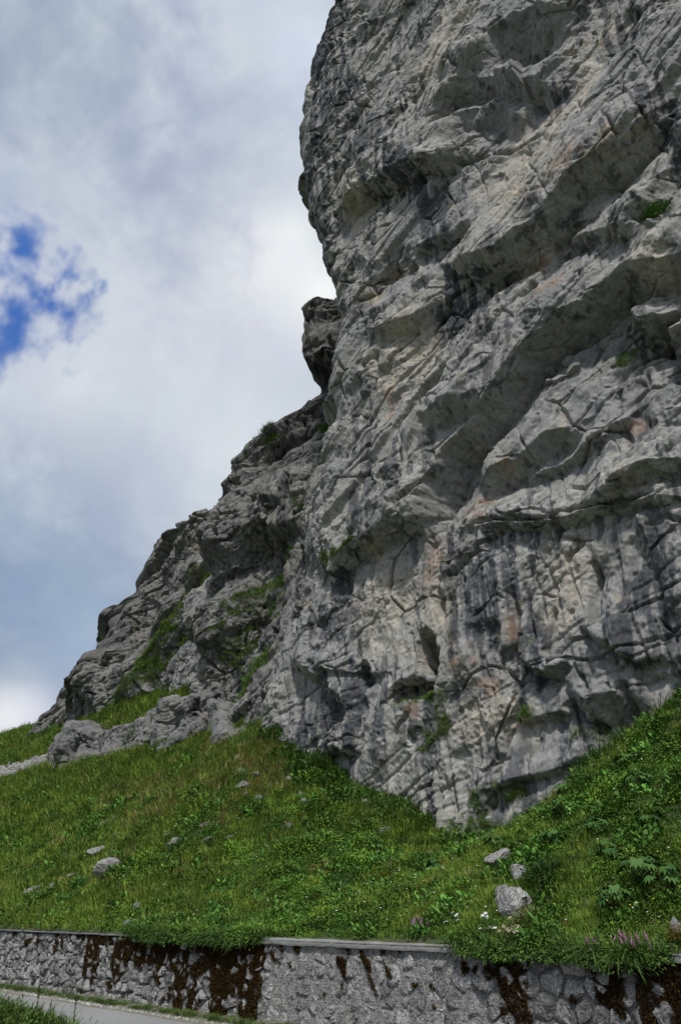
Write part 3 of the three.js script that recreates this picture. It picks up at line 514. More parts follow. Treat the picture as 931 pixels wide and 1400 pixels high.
tag(put('verge', gridMesh(steps([[-300, 30], [-32, 200], [-10, 40], [200]]), steps([[10.4, 14], [11.35]]), (x, t) => 0.006 + 0.10 * sstep(10.55, 11.2, t) + 0.05 * noise(x * 2, t * 2, 4) * sstep(10.5, 10.9, t) - 0.06 * sstep(10.62, 10.4, t), (x, t) => { const g = 1 + 0.4 * noise(x * 12, t * 12, 2); return [0.16 * g, 0.15 * g, 0.115 * g]; }), turfMat), 'strip of soil and grit at the foot of the wall', 'verge', null, 'structure');
{ const g = new THREE.PlaneGeometry(4000, 4000, 1, 1).rotateX(-Math.PI / 2).translate(0, -60, 0); tag(put('ground', g, matte(lin(0.06, 0.085, 0.035))), 'valley floor far below the road', 'ground', null, 'structure'); }

// ---------------------------------------------------------------- the retaining wall
const wall = thing('retaining_wall', 'long low roadside wall of rough grey stones with dark moss', 'wall', 0, 0, WALL_T);
const lean = (y) => 0.09 * y;        // the face leans back
const mossAt = (x, y) => {           // brown moss: thick sheets along one stretch, runs down from the top elsewhere
  const n = fbm(x * 1.5, y * 1.3, 4, 4), drip = fbm(x * 3.2, y * 0.45, 8, 3);
  const a = sstep(-22.5, -19.5, x) * sstep(-13.5, -13.9, x), heavy = sstep(-17.5, -15.2, x);
  const far = sstep(-27, -23, x) * 0.25;
  const b = sstep(-9.6, -7.6, x);
  const top = sstep(0.2, 1.4, y);
  return Math.max(a * (0.0 + 0.56 * top + heavy * 0.30 + n * 0.8 + drip * 0.5), far * top + n * 0.4 - 0.1, b * (top * 0.42 + drip * 1.0 + n * 0.35 - 0.08)) - 0.36 + 0.42 * noise(x * 6.5 + y * 4, y * 4, 6);
};
{
  const W = (x, y) => { const n = fbm(x * 4, y * 4, 3, 3); return lerp(-0.014, 0.006, sstep(-14.0, -13.4, x) * sstep(-7.6, -9.6, x)) - lean(y) + 0.03 * n + 0.016 * noise(x * 16, y * 16, 2); };
  const xs = steps([[-90, 40], [-28, 620], [-3, 20], [60]]), ys = steps([[-0.4, 34], [1.38]]), pos = [], col = [], idx = [], uv = [];
  for (const x of xs) for (const y of ys) { pos.push(x, y, W(x, y)); uv.push(x, y); const g = 1 + 0.3 * noise(x * 9, y * 9, 4) + 0.2 * noise(x * 25, y * 25, 4), m = sstep(-0.08, 0.14, mossAt(x, y)), mid = sstep(-13.9, -13.4, x) * sstep(-7.4, -9.0, x), c = lerp(0.19, 0.34, mid) * g; col.push(lerp(c, 0.06, m), lerp(c * 0.98, 0.034, m), lerp(c * 0.93, 0.012, m)); }
  const m = ys.length; for (let i = 0; i < xs.length - 1; i++) for (let j = 0; j < m - 1; j++) { const a = i * m + j, b = a + m; idx.push(a, b, a + 1, b, b + 1, a + 1); }
  const g = new THREE.BufferGeometry(); g.setAttribute('position', new THREE.Float32BufferAttribute(pos, 3)); g.setAttribute('color', new THREE.Float32BufferAttribute(col, 3)); g.setAttribute('uv', new THREE.Float32BufferAttribute(uv, 2)); g.setIndex(idx); g.computeVertexNormals();
  put('mortar_face', g, stoneMat, wall);
  const core = new THREE.BoxGeometry(150, 1.72, 0.5).translate(-15, 0.5, -0.53); put('core', core, matte(lin(0.2, 0.19, 0.17)), wall);
}
{
  const r = rng(41), rest = [];
  const cut = (P, a, b) => {          // keep the part of polygon P nearer to a than to b
    const mx = (a[0] + b[0]) / 2, my = (a[1] + b[1]) / 2, nx = b[0] - a[0], ny = b[1] - a[1], out = [];
    const f = (p) => (p[0] - mx) * nx + (p[1] - my) * ny;
    for (let i = 0; i < P.length; i++) { const p = P[i], q = P[(i + 1) % P.length], fp = f(p), fq = f(q); if (fp <= 0) out.push(p); if (fp * fq < 0) { const k = fp / (fp - fq); out.push([lerp(p[0], q[0], k), lerp(p[1], q[1], k)]); } }
    return out;
  };
  const stone = (P, cx, cy, gap, depth, tint) => {
    const s = r() * 50, ring = [], gx = (r() - 0.5) * 0.25, gy = (r() - 0.5) * 0.25;
    for (let i = 0; i < P.length; i++) { const p = P[i], q = P[(i + 1) % P.length], n = Math.hypot(q[0] - p[0], q[1] - p[1]) > 0.12 ? 2 : 1; for (let k = 0; k < n; k++) ring.push([lerp(p[0], q[0], (k + (n > 1 ? 0.25 : 0)) / (n > 1 ? 1.5 : 1) * 1), lerp(p[1], q[1], (k + (n > 1 ? 0.25 : 0)) / (n > 1 ? 1.5 : 1))]); }
    const pos = [], col = [], uv = [], idx = [], m = ring.length;
    const add = (x, y, z) => { pos.push(x, y, z - lean(y)); uv.push(x + s, y + s * 0.37); const g = tint * (1 + 0.2 * noise(x * 6, y * 6, s)); col.push(g, g * 0.985, g * 0.95); };
    for (const [f, d] of [[1, -0.06], [0.93, 0.72], [0.55, 1]]) for (const [x0, y0] of ring) {
      const L = Math.hypot(x0 - cx, y0 - cy), k = f * Math.max(0.3, 1 - gap / L); let x = cx + (x0 - cx) * k, y = cy + (y0 - cy) * k;
      x += 0.022 * noise(x * 12, y * 12, s); y += 0.022 * noise(x * 12, y * 12, s + 9);
      add(x, y, d < 0 ? d : depth * d + (gx * (x - cx) + gy * (y - cy)) + 0.07 * facet(x * 7, y * 7, s, 0.2) + 0.02 * noise(x * 17, y * 17, s));
    }
    add(cx, cy, depth + 0.02 * (r() - 0.5));
    for (let a = 0; a < 2; a++) for (let i = 0; i < m; i++) { const p = a * m + i, q = a * m + (i + 1) % m; idx.push(p, q, p + m, q, q + m, p + m); }
    for (let i = 0; i < m; i++) idx.push(2 * m + i, 2 * m + (i + 1) % m, 3 * m);
    const g = new THREE.BufferGeometry(); g.setAttribute('position', new THREE.Float32BufferAttribute(pos, 3)); g.setAttribute('color', new THREE.Float32BufferAttribute(col, 3)); g.setAttribute('uv', new THREE.Float32BufferAttribute(uv, 2)); g.setIndex(idx);
    const flat = g.toNonIndexed(); flat.computeVertexNormals(); const sm = g.clone(); sm.computeVertexNormals(); return r() < 0.6 ? flat : sm.toNonIndexed();
  };
  const sites = [], rows = 5.2;
  for (let k = 0; k < 6; k++) { let x = -42 + r() * 0.4; while (x < -13.6) { const w = 0.17 + 0.36 * r() * r() + 0.08 * r(); sites.push([x + w / 2, 0.0 + (k + 0.5) * 0.23 + (r() - 0.5) * 0.16, w]); x += w; } }
  for (let k = 0; k < 5; k++) { let x = -13.4 + r() * 0.2; while (x < 4) { const w = 0.22 + 0.4 * r() * r() + 0.08 * r(); sites.push([x + w / 2, 0.02 + (k + 0.5) * 0.275 + (r() - 0.5) * 0.17, w]); x += w; } }
  const spots = [];
  for (const a of sites) {
    let P = [[a[0] - 0.6, -0.12], [a[0] + 0.6, -0.12], [a[0] + 0.6, 1.372], [a[0] - 0.6, 1.372]];
    for (const b of sites) if (b !== a && Math.abs(b[0] - a[0]) < 1.3) P = cut(P, a, b);
    if (P.length < 3) continue;
    let cx = 0, cy = 0; for (const p of P) { cx += p[0] / P.length; cy += p[1] / P.length; }
    const mid = sstep(-14.0, -13.4, cx) * sstep(-7.6, -9.6, cx), depth = lerp(0.005 + 0.055 * r(), -0.012 + 0.04 * r(), mid), geo = stone(P, cx, cy, lerp(0.016, 0.022, r()), depth, lerp(0.36, 0.37, mid) * (0.55 + 0.8 * r()));
    if (cx > -26.5 && cx < -4.7) spots.push([Math.hypot(cx, 11), geo]); else rest.push(geo);
  }
  spots.sort((a, b) => a[0] - b[0]).forEach(([, geo], i) => { if (i < 300) put('stone', geo, stoneMat, wall); else rest.push(geo); });
  tag(put('stones', mergeGeometries(rest), stoneMat, wall), null, null, null, 'stuff');
}
{ // concrete coping: slabs with a thin joint, cast in lengths
  const r = rng(5), m = new THREE.MeshStandardMaterial({ vertexColors: true, roughness: 0.95 });
  const slab = (x0, x1, h, d, y0) => {
    const g = new THREE.BoxGeometry(x1 - x0 - 0.012, h, d, Math.ceil((x1 - x0) / 0.06), 3, 5), p = g.attributes.position, col = [];
    for (let i = 0; i < p.count; i++) {
      let X = p.getX(i) + (x0 + x1) / 2, Y = p.getY(i), Z = p.getZ(i);
      const e = Math.abs(Y) > h * 0.49 && Math.abs(Z) > d * 0.49 ? 0.012 : 0;
      Y += -Math.sign(Y) * e + 0.008 * noise(X * 5, Y * 20, Z * 20) + 0.01 * noise(X * 1.3, 1, 1); Z += -Math.sign(Z) * e + 0.008 * noise(X * 6, Y * 20 + 5, Z * 20);
      p.setXYZ(i, X, Y + y0 + h / 2, Z - d / 2 + 0.10 - lean(1.4)); const k = 0.24 * (1 + 0.3 * fbm(X * 3, Y * 9, Z * 9, 4) + 0.2 * noise(X * 22, Y * 22, Z * 22)); col.push(k, k * 0.985, k * 0.94);
    }
    g.setAttribute('color', new THREE.Float32BufferAttribute(col, 3)); g.computeVertexNormals(); put('coping_slab', g, m, wall);
  };
  for (let x = -13.75; x < -7.9; x += 1.95) slab(x, x + 1.95, 0.125, 0.45, 1.345);
  for (let x = -5.75; x < 6; x += 2.1) slab(x, x + 2.1, 0.125, 0.45, 1.345);
  for (let x = -44; x < -18.3; x += 2.3) slab(x, x + 2.3, 0.07, 0.45, 1.372);
}
console.log('wall');

// ---------------------------------------------------------------- plants: small shapes that are put down many times
function leafGeo(list) {             // list of leaves {p, d (direction), n (up), l, w, c}
  const pos = [], col = [], idx = [];
  const s = new THREE.Vector3(), q = new THREE.Vector3();
  for (const { p, d, n, l, w, c, fold = 0.25 } of list) {
    s.crossVectors(d, n).normalize(); const k = pos.length / 3;
    const add = (a, b, h) => { q.copy(p).addScaledVector(d, a * l).addScaledVector(s, b * w).addScaledVector(n, h * w); pos.push(q.x, q.y, q.z); col.push(c, c, c); };
    add(0, 0, 0); add(0.45, -0.5, fold); add(0.5, 0, 0); add(0.45, 0.5, fold); add(1, 0, -fold);
    idx.push(k, k + 1, k + 2, k, k + 2, k + 3, k + 1, k + 4, k + 2, k + 2, k + 4, k + 3);
  }
  const g = new THREE.BufferGeometry(); g.setAttribute('position', new THREE.Float32BufferAttribute(pos, 3)); g.setAttribute('color', new THREE.Float32BufferAttribute(col, 3)); g.setIndex(idx); g.computeVertexNormals(); return g;
}
function bladeGeo(n, h, spread, lean_, w, seed) {
  const r = rng(seed), pos = [], col = [], idx = [];
  for (let i = 0; i < n; i++) {
    const a = r() * 6.283, R = spread * Math.sqrt(r()), bx = Math.cos(a) * R, bz = Math.sin(a) * R, b = a + (r() - 0.5) * 1.6, L = h * (0.55 + 0.6 * r()), ln = lean_ * (0.3 + r()), sx = -Math.sin(b) * w, sz = Math.cos(b) * w, c = 0.75 + 0.5 * r(), k = pos.length / 3;
    const P = [[0, 0, 1], [0.3, 0.6, 0.8], [1, 1 - 0.25 * ln, 0]];
    for (const [o, y, s] of P) { const ox = Math.cos(b) * ln * L * o * 0.8, oz = Math.sin(b) * ln * L * o * 0.8; if (s) { pos.push(bx + ox + sx * s, y * L, bz + oz + sz * s, bx + ox - sx * s, y * L, bz + oz - sz * s); col.push(c, c, c, c, c, c); } else { pos.push(bx + ox, y * L, bz + oz); col.push(c, c, c); } }
    idx.push(k, k + 1, k + 2, k + 1, k + 3, k + 2, k + 2, k + 3, k + 4);
  }
  const g = new THREE.BufferGeometry(); g.setAttribute('position', new THREE.Float32BufferAttribute(pos, 3)); g.setAttribute('color', new THREE.Float32BufferAttribute(col, 3)); g.setIndex(idx); g.computeVertexNormals(); return g;
}
const V = (x, y, z) => new THREE.Vector3(x, y, z);
function clumpLeaves(n, R, H, l, w, seed, droop = 0.35) {   // leaves over and through a low dome
  const r = rng(seed), out = [];
  for (let i = 0; i < n; i++) {
    const a = r() * 6.283, e = Math.acos(1 - r() * 0.95), q = 0.45 + 0.6 * r(), o = V(Math.cos(a) * Math.sin(e), Math.cos(e), Math.sin(a) * Math.sin(e));
    const p = V(o.x * R * q, o.y * H * q, o.z * R * q), d = o.clone().add(V((r() - 0.5) * 1.2, (r() - 0.5) * 0.8 - droop, (r() - 0.5) * 1.2)).normalize(), nn = V((r() - 0.5) * 0.7, 1, (r() - 0.5) * 0.7).addScaledVector(o, 0.5).normalize();
    out.push({ p, d, n: nn, l: l * (0.6 + 0.7 * r()), w: w * (0.6 + 0.7 * r()), c: 0.7 + 0.6 * r() });
  }
  return out;
}
const leafMat = (c, o = {}) => new THREE.MeshPhysicalMaterial({ color: c, vertexColors: true, roughness: 0.75, specularIntensity: 0.3, side: THREE.DoubleSide, ...o });
function scatter(name, geo, m, list, label, category) {     // list of [x, y, z, scale, turn, tiltX, tiltZ, r, g, b]
  const o = new THREE.InstancedMesh(geo, m, list.length), M = new THREE.Matrix4(), q = new THREE.Quaternion(), e = new THREE.Euler(), c = new THREE.Color();
  list.forEach((a, i) => { e.set(a[5], a[4], a[6], 'XYZ'); q.setFromEuler(e); M.compose(V(a[0], a[1], a[2]), q, V(a[3], a[3] * (a[10] ?? 1), a[3])); o.setMatrixAt(i, M); o.setColorAt(i, c.setRGB(a[7], a[8], a[9])); });
  o.name = numbered(name); o.castShadow = o.receiveShadow = true; scene.add(o); return tag(o, label, category, null, 'stuff');
}
const white = lin(1, 1, 1), mGrass = leafMat(white), mHerb = leafMat(white);
const bucket = { grass: [], tall: [], herb: [], broad: [], feather: [], petal: [], yellow: [], moss: [], hang: [] };
const COLONY = { id: 0, a: 0, b: 0, c: 0 };
function colony(x, t, size) {        // which patch of plants a spot belongs to, with three numbers of its own
  const X = x / size + 0.35 * noise(x * 1.3, t * 1.3, 51), Y = t / size + 0.35 * noise(x * 1.3, t * 1.3, 77), xi = Math.floor(X), yi = Math.floor(Y); let best = 9;
  for (let a = -1; a <= 1; a++) for (let b = -1; b <= 1; b++) { const k = (((Math.imul(xi + a, 73856093) ^ Math.imul(yi + b, 19349663)) >>> 3) & 1023) * 7, d = (X - xi - a - CELL[k]) ** 2 + (Y - yi - b - CELL[k + 1]) ** 2; if (d < best) { best = d; COLONY.a = CELL[k + 2]; COLONY.b = CELL[k + 3]; COLONY.c = CELL[k + 4]; COLONY.d = Math.sqrt(d); } }
}
const camD = (x, y, t) => Math.hypot(x, y - 2, t);
{
  const r = rng(1234);
  const tone = (base, v) => { const k = 1 + (r() - 0.5) * v; return [base[0] * k * (1 + (r() - 0.5) * 0.25), base[1] * k, base[2] * k * (1 + (r() - 0.5) * 0.3)]; };
  const drop = (x, t) => {
    const y = groundY(x, t), d = camD(x, y, t), far = clamp(d / 18, 0.85, 2.6);
    const lush = fbm(x * 0.30, t * 0.30, 12, 3) * 1.1 + sstep(-21, -16, x) * 0.75 - 0.18 - sstep(-21.5, -24, x) * sstep(15, 17.5, t) * 0.3 + sstep(12.6, 11.4, t) * 0.25, patch = noise(x * 1.4, t * 1.4, 6) + 0.6 * noise(x * 3.3, t * 3.3, 2), dry = fbm(x * 0.5, t * 0.5, 33, 3) + sstep(-17, -22, x) * sstep(-34, -27, x) * sstep(13, 16.5, t) * 0.35;
    const right = sstep(-11.5, -9, x);
    const tilt = [(r() - 0.5) * 0.5, (r() - 0.5) * 0.5];
    colony(x, t, 0.62); const ca = COLONY.a, hgt = lerp(0.65, 1.45, COLONY.b * COLONY.b) * (1.1 - 0.35 * COLONY.d), ct = lerp(0.68, 1.32, COLONY.c), z = clamp(r() * 0.5 + ca * 0.55 - 0.02 + 0.08 * patch);
    if (z < 0.36 - lush * 0.4 + 0.12) {
      const c = dry > 0.24 && r() < 0.45 ? tone([0.27, 0.25, 0.085], 0.5) : tone([0.175, 0.25, 0.04], 0.7);
      bucket[r() < 0.22 ? 'tall' : 'grass'].push([x, y - 0.02, -t, far * (0.6 + 0.4 * r()) * (0.75 + 0.25 * hgt), r() * 6.28, ...tilt, ...c.map((q) => q * (0.6 + 0.4 * ct))]);
    } else if (z < 0.84) {
      const c = tone(patch > 0.3 ? [0.15, 0.255, 0.036] : patch < -0.35 ? [0.056, 0.125, 0.022] : [0.1, 0.192, 0.029], 0.6);
      bucket.herb.push([x, y - 0.03, -t, far * (0.5 + 0.5 * r() + 0.2 * Math.max(0, lush)) * hgt, r() * 6.28, ...tilt, ...c.map((q) => q * ct)]);
    } else if (z < 0.92 && lush > -0.3) {
      bucket.broad.push([x, y - 0.02, -t, far * (0.5 + 0.5 * r()) * (1 + right * 0.35), r() * 6.28, ...tilt, ...tone([0.08 * ct, 0.175 * ct, 0.03 * ct], 0.6)]);
    } else if (patch > -0.2) bucket.feather.push([x, y - 0.04, -t, far * (0.45 + 0.6 * r()), r() * 6.28, ...tilt, ...tone(r() < 0.35 ? [0.14, 0.22, 0.045] : [0.068, 0.15, 0.028], 0.4)]);
    if (r() < 0.007) bucket.petal.push([x, y + 0.16 + 0.12 * r(), -t, 0.5 + 0.7 * r(), r() * 6.28, 0, 0, 0.75, 0.75, 0.7]);
    if (r() < 0.007) bucket.yellow.push([x, y + 0.18 + 0.1 * r(), -t, 0.4 + 0.5 * r(), r() * 6.28, 0, 0, 0.75, 0.55, 0.03]);
  };
  const coped = (x) => (x > -13.8 && x < -8.6) || x > -5.7 || x < -18.8;
  const limit = (x) => (x > -22.6 ? 18.9 : x > -31 ? 21 : x > -46.5 ? 21.1 : 33);
  for (let gx = -82; gx < 3; gx += 0.5) for (let gt = 11.22; gt < 33; gt += 0.5) {
    const d = camD(gx, groundY(gx, gt), gt); let n = 0.25 * 460 * Math.pow(13 / Math.max(12, d), 1.7);
    if (gx > -4) n *= 0.5;
    n = Math.floor(n) + (r() < n % 1 ? 1 : 0);
    for (let k = 0; k < n; k++) { const x = gx + r() * 0.5, t = gt + r() * 0.5; if (t < limit(x) + 0.3 * noise(x, 2, 2)) { if (coped(x) && t < (x < -18 ? 11.27 : 11.42)) continue; if (x < -46 && sstep(0.1, 0.3, screeAt(x, t)) > r()) continue; drop(x, t); } }
  }
  // taller growth where the meadow meets the rock
  for (let k = 0; k < 2600; k++) { const x = lerp(-23.5, -5, r()), t = 18.75 - 1.1 * r() * r(), y = groundY(x, t), z = r(); colony(x, t, 0.9); if (COLONY.a < 0.25) continue; (z < 0.3 ? bucket.tall : z < 0.75 ? bucket.herb : z < 0.9 ? bucket.feather : bucket.broad).push([x, y - 0.03, -t, (0.8 + 0.9 * r()) * lerp(0.7, 1.3, COLONY.b), r() * 6.28, (r() - 0.5) * 0.5, (r() - 0.5) * 0.5, ...tone([0.08, 0.15, 0.03], 0.7)]); }
  // the terrace above the outcrop
  for (let k = 0; k < 5200; k++) { const x = lerp(-46, -30, r()), t = 22.2 + 6.3 * r(); drop(x, t); }
  // turf hanging over the top of the wall
  for (let k = 0; k < 2400; k++) {
    const x = lerp(-27, -4, r()), over = sstep(-19, -17.5, x) * sstep(-13.3, -14.3, x) + sstep(-9.3, -8.4, x) * sstep(-5.2, -5.9, x);
    const t = WALL_T + 0.12 + 0.22 * r() - over * 0.14;
    if (over < 0.2 && (coped(x) || r() < 0.6)) continue;
    const c = tone([0.08, 0.15, 0.03], 0.7), y = 1.40 - over * 0.05;
    (r() < 0.78 ? bucket.herb : r() < 0.5 ? bucket.hang : bucket.feather).push([x, y, -t, 0.75 + 0.6 * r(), r() * 6.28, (r() - 0.5) * 0.5 + 0.3 * over, (r() - 0.5) * 0.5, ...c]);
  }
  // weeds at the foot of the wall
  for (let k = 0; k < 2600; k++) { const x = lerp(-34, -9, r()), n = noise(x * 0.7, 4, 4) + 0.5 * noise(x * 2.3, 1, 1); if (n < -0.75 + r() * 0.7) continue; const t = 10.8 + 0.36 * r(); (r() < 0.5 ? bucket.grass : bucket.herb).push([x, 0.05, -t, 0.28 + 0.5 * r() * r(), r() * 6.28, 0, 0, ...tone([0.08, 0.125, 0.03], 0.7)]); }
  // the bank on this side of the road
  for (let k = 0; k < 24000; k++) { const x = lerp(-17, -5, r()), t = lerp(1.2, 6.4, Math.sqrt(r())), y = bankY(x, t); const z = r(); (z < 0.45 ? bucket.grass : z < 0.6 ? bucket.tall : z < 0.93 ? bucket.herb : bucket.feather).push([x, y - 0.02, -t, 0.35 + 0.4 * r(), r() * 6.28, (r() - 0.5) * 0.4, (r() - 0.5) * 0.4, ...tone([0.07, 0.12, 0.024], 0.8)]); }
  // turf on the ledges of the cliffs
  const ledgeTurf = (c, green, n, s, seed) => {
    for (const [gx, gy, rx, ry] of green) { const cand = []; for (let k = 0; k < c.pos.length; k += 3) { const dx = (c.pos[k] - gx) / rx, dy = (c.pos[k + 1] - gy) / ry; if (dx * dx + dy * dy < 1.3 && c.nor[k + 1] > -0.05 && noise(c.pos[k] * 2, c.pos[k + 1] * 2, 3) + c.nor[k + 1] > 0.1) cand.push(k); }
      if (!cand.length) continue;
      const m = Math.ceil(n * rx * ry * 3.14); for (let i = 0; i < m; i++) { const k = cand[(r() * cand.length) | 0], z = r(); (z < 0.5 ? bucket.grass : z < 0.65 ? bucket.tall : bucket.herb).push([c.pos[k], c.pos[k + 1] - 0.03, c.pos[k + 2] + 0.02, s * (0.6 + 0.6 * r()), r() * 6.28, 0.35 + (r() - 0.5) * 0.5, (r() - 0.5) * 0.5, ...tone([0.10, 0.16, 0.034], 0.6)]); } }
  };
  ledgeTurf(main, GREEN_MAIN.filter((g, i) => i !== 5), 110, 0.75); ledgeTurf(buttress, GREEN_BUTTRESS, 80, 1.1); ledgeTurf(rib, GREEN_RIB, 60, 1.3); ledgeTurf(farCliff, GREEN_FAR, 16, 1.5);
  // moss on the wall
  for (let k = 0; k < 190000; k++) { const x = lerp(-27, -4.4, r()), y = 0.05 + 1.36 * r(), m = mossAt(x, y); if (m < -0.06 + 0.34 * r() * r()) continue; bucket.moss.push([x, y, -WALL_T - lean(y) + 0.012 + 0.025 * r(), 0.4 + 0.5 * r(), (r() - 0.5) * 1.0, 0.25 + 0.3 * r(), (r() - 0.5) * 0.5, ...tone(r() < 0.25 ? [0.07, 0.043, 0.014] : [0.042, 0.025, 0.008], 0.6)]); }
}
function screeAt(x, t) { const a = Math.abs(t - (22.6 + (x + 54) * 0.02)) - 1.0, b = Math.abs(t - 27.2 - (x + 60) * 0.05) - 0.35; return Math.max(sstep(0.5, -0.6, a) * sstep(-47.5, -50, x), sstep(0.3, -0.4, b) * sstep(-57, -60, x) * 0.6) + 0.3 * noise(x * 0.9, t * 0.9, 3) - 0.12; }
scatter('grass', bladeGeo(22, 0.20, 0.10, 0.9, 0.0075, 3), mGrass, bucket.grass, 'short meadow grass covering the slope and the bank', 'grass');
scatter('tall_grass', bladeGeo(16, 0.34, 0.09, 0.8, 0.006, 4), mGrass, bucket.tall, 'longer arching grass tufts among the meadow herbs', 'grass');
scatter('meadow_herbs', leafGeo(clumpLeaves(44, 0.15, 0.15, 0.058, 0.03, 5)), mHerb, bucket.herb, 'low leafy herbs growing all over the meadow', 'herbs');
scatter('broad_leaves', leafGeo(clumpLeaves(14, 0.16, 0.20, 0.12, 0.075, 6, 0.2)), mHerb, bucket.broad, 'broad leaved weeds scattered through the meadow', 'herbs');
scatter('feathery_herbs', leafGeo(clumpLeaves(120, 0.24, 0.26, 0.06, 0.014, 8, 0)), mHerb, bucket.feather, 'feathery soft green herb cushions in the meadow', 'herbs');
scatter('hanging_turf', bladeGeo(22, 0.30, 0.08, 2.2, 0.007, 12), mGrass, bucket.hang, 'turf hanging over the top edge of the wall', 'turf');
scatter('meadow_daisies', new THREE.IcosahedronGeometry(0.02, 0).scale(1, 0.45, 1), matte(white), bucket.petal, 'tiny white flowers dotted over the meadow', 'flowers');
scatter('meadow_buttercups', new THREE.IcosahedronGeometry(0.018, 0).scale(1, 0.6, 1), matte(white), bucket.yellow, 'tiny yellow flowers dotted over the meadow', 'flowers');
{ const g = bladeGeo(14, 0.055, 0.03, 1.6, 0.006, 21).rotateX(Math.PI * 0.72); scatter('wall_moss', g, leafMat(white, { roughness: 1 }), bucket.moss, 'dark brown moss hanging over the stones of the wall', 'moss'); }
console.log(Object.entries(bucket).map(([k, v]) => k + ' ' + v.length).join(', '));

// ---------------------------------------------------------------- rocks lying in the meadow
function boulderGeo(seed, detail = 6) {   // a ball cut by planes, then weathered
  const r = rng(seed * 100), g = new THREE.IcosahedronGeometry(1, detail), p = g.attributes.position, col = [], uv = [], cuts = [];
  for (let i = 0; i < 22; i++) { const z = r() * 2 - 1, a = r() * 6.283, s = Math.sqrt(1 - z * z); cuts.push([s * Math.cos(a), z, s * Math.sin(a), 0.5 + 0.42 * r()]); }
  for (let i = 0; i < p.count; i++) {
    const x = p.getX(i), y = p.getY(i), z = p.getZ(i); let k = 1.12;
    for (const c of cuts) { const d = c[0] * x + c[1] * y + c[2] * z; if (d > 0.05) k = Math.min(k, c[3] / d); }
    k += 0.05 * facet(x * 3 + seed, y * 3, z * 3, 0.3) + 0.03 * noise(x * 6, y * 6, z * 6 + seed);
    p.setXYZ(i, x * k, y * k, z * k); uv.push((x * k + z * 0.6) * 0.3, (y * k + z * 0.4) * 0.3);
    const c = 0.40 * (1 + 0.2 * noise(x * 3, y * 3, z * 3 + seed)); col.push(c, c * 0.98, c * 0.93);
  }
  g.setAttribute('color', new THREE.Float32BufferAttribute(col, 3)); g.setAttribute('uv', new THREE.Float32BufferAttribute(uv, 2)); g.computeVertexNormals(); return g;
}
const boulderGeos = [...Array(8)].map((_, i) => boulderGeo(i * 7.3 + 1));
const BIG = {
  0: 'humped pale boulder, biggest of the rock group in the meadow above the mossy wall', 1: 'flat pale boulder just above the humped one in the meadow rock group', 2: 'small pale boulder beside the humped one in the meadow rock group', 3: 'long flat grey rock lying higher up the slope than the rock group',
  13: 'long pale rock on the bare earth patch of the meadow crest', 17: 'rounded grey boulder in the herbs just below the foot of the tall cliff', 18: 'slanting pale rock sticking out beside the dark feathery bush', 19: 'small grey rock touching the big pale boulder above the wall', 20: 'big pale boulder among the herbs above the wall near the coping end', 21: 'small tan rock on the wall top beside yellow moss',
};
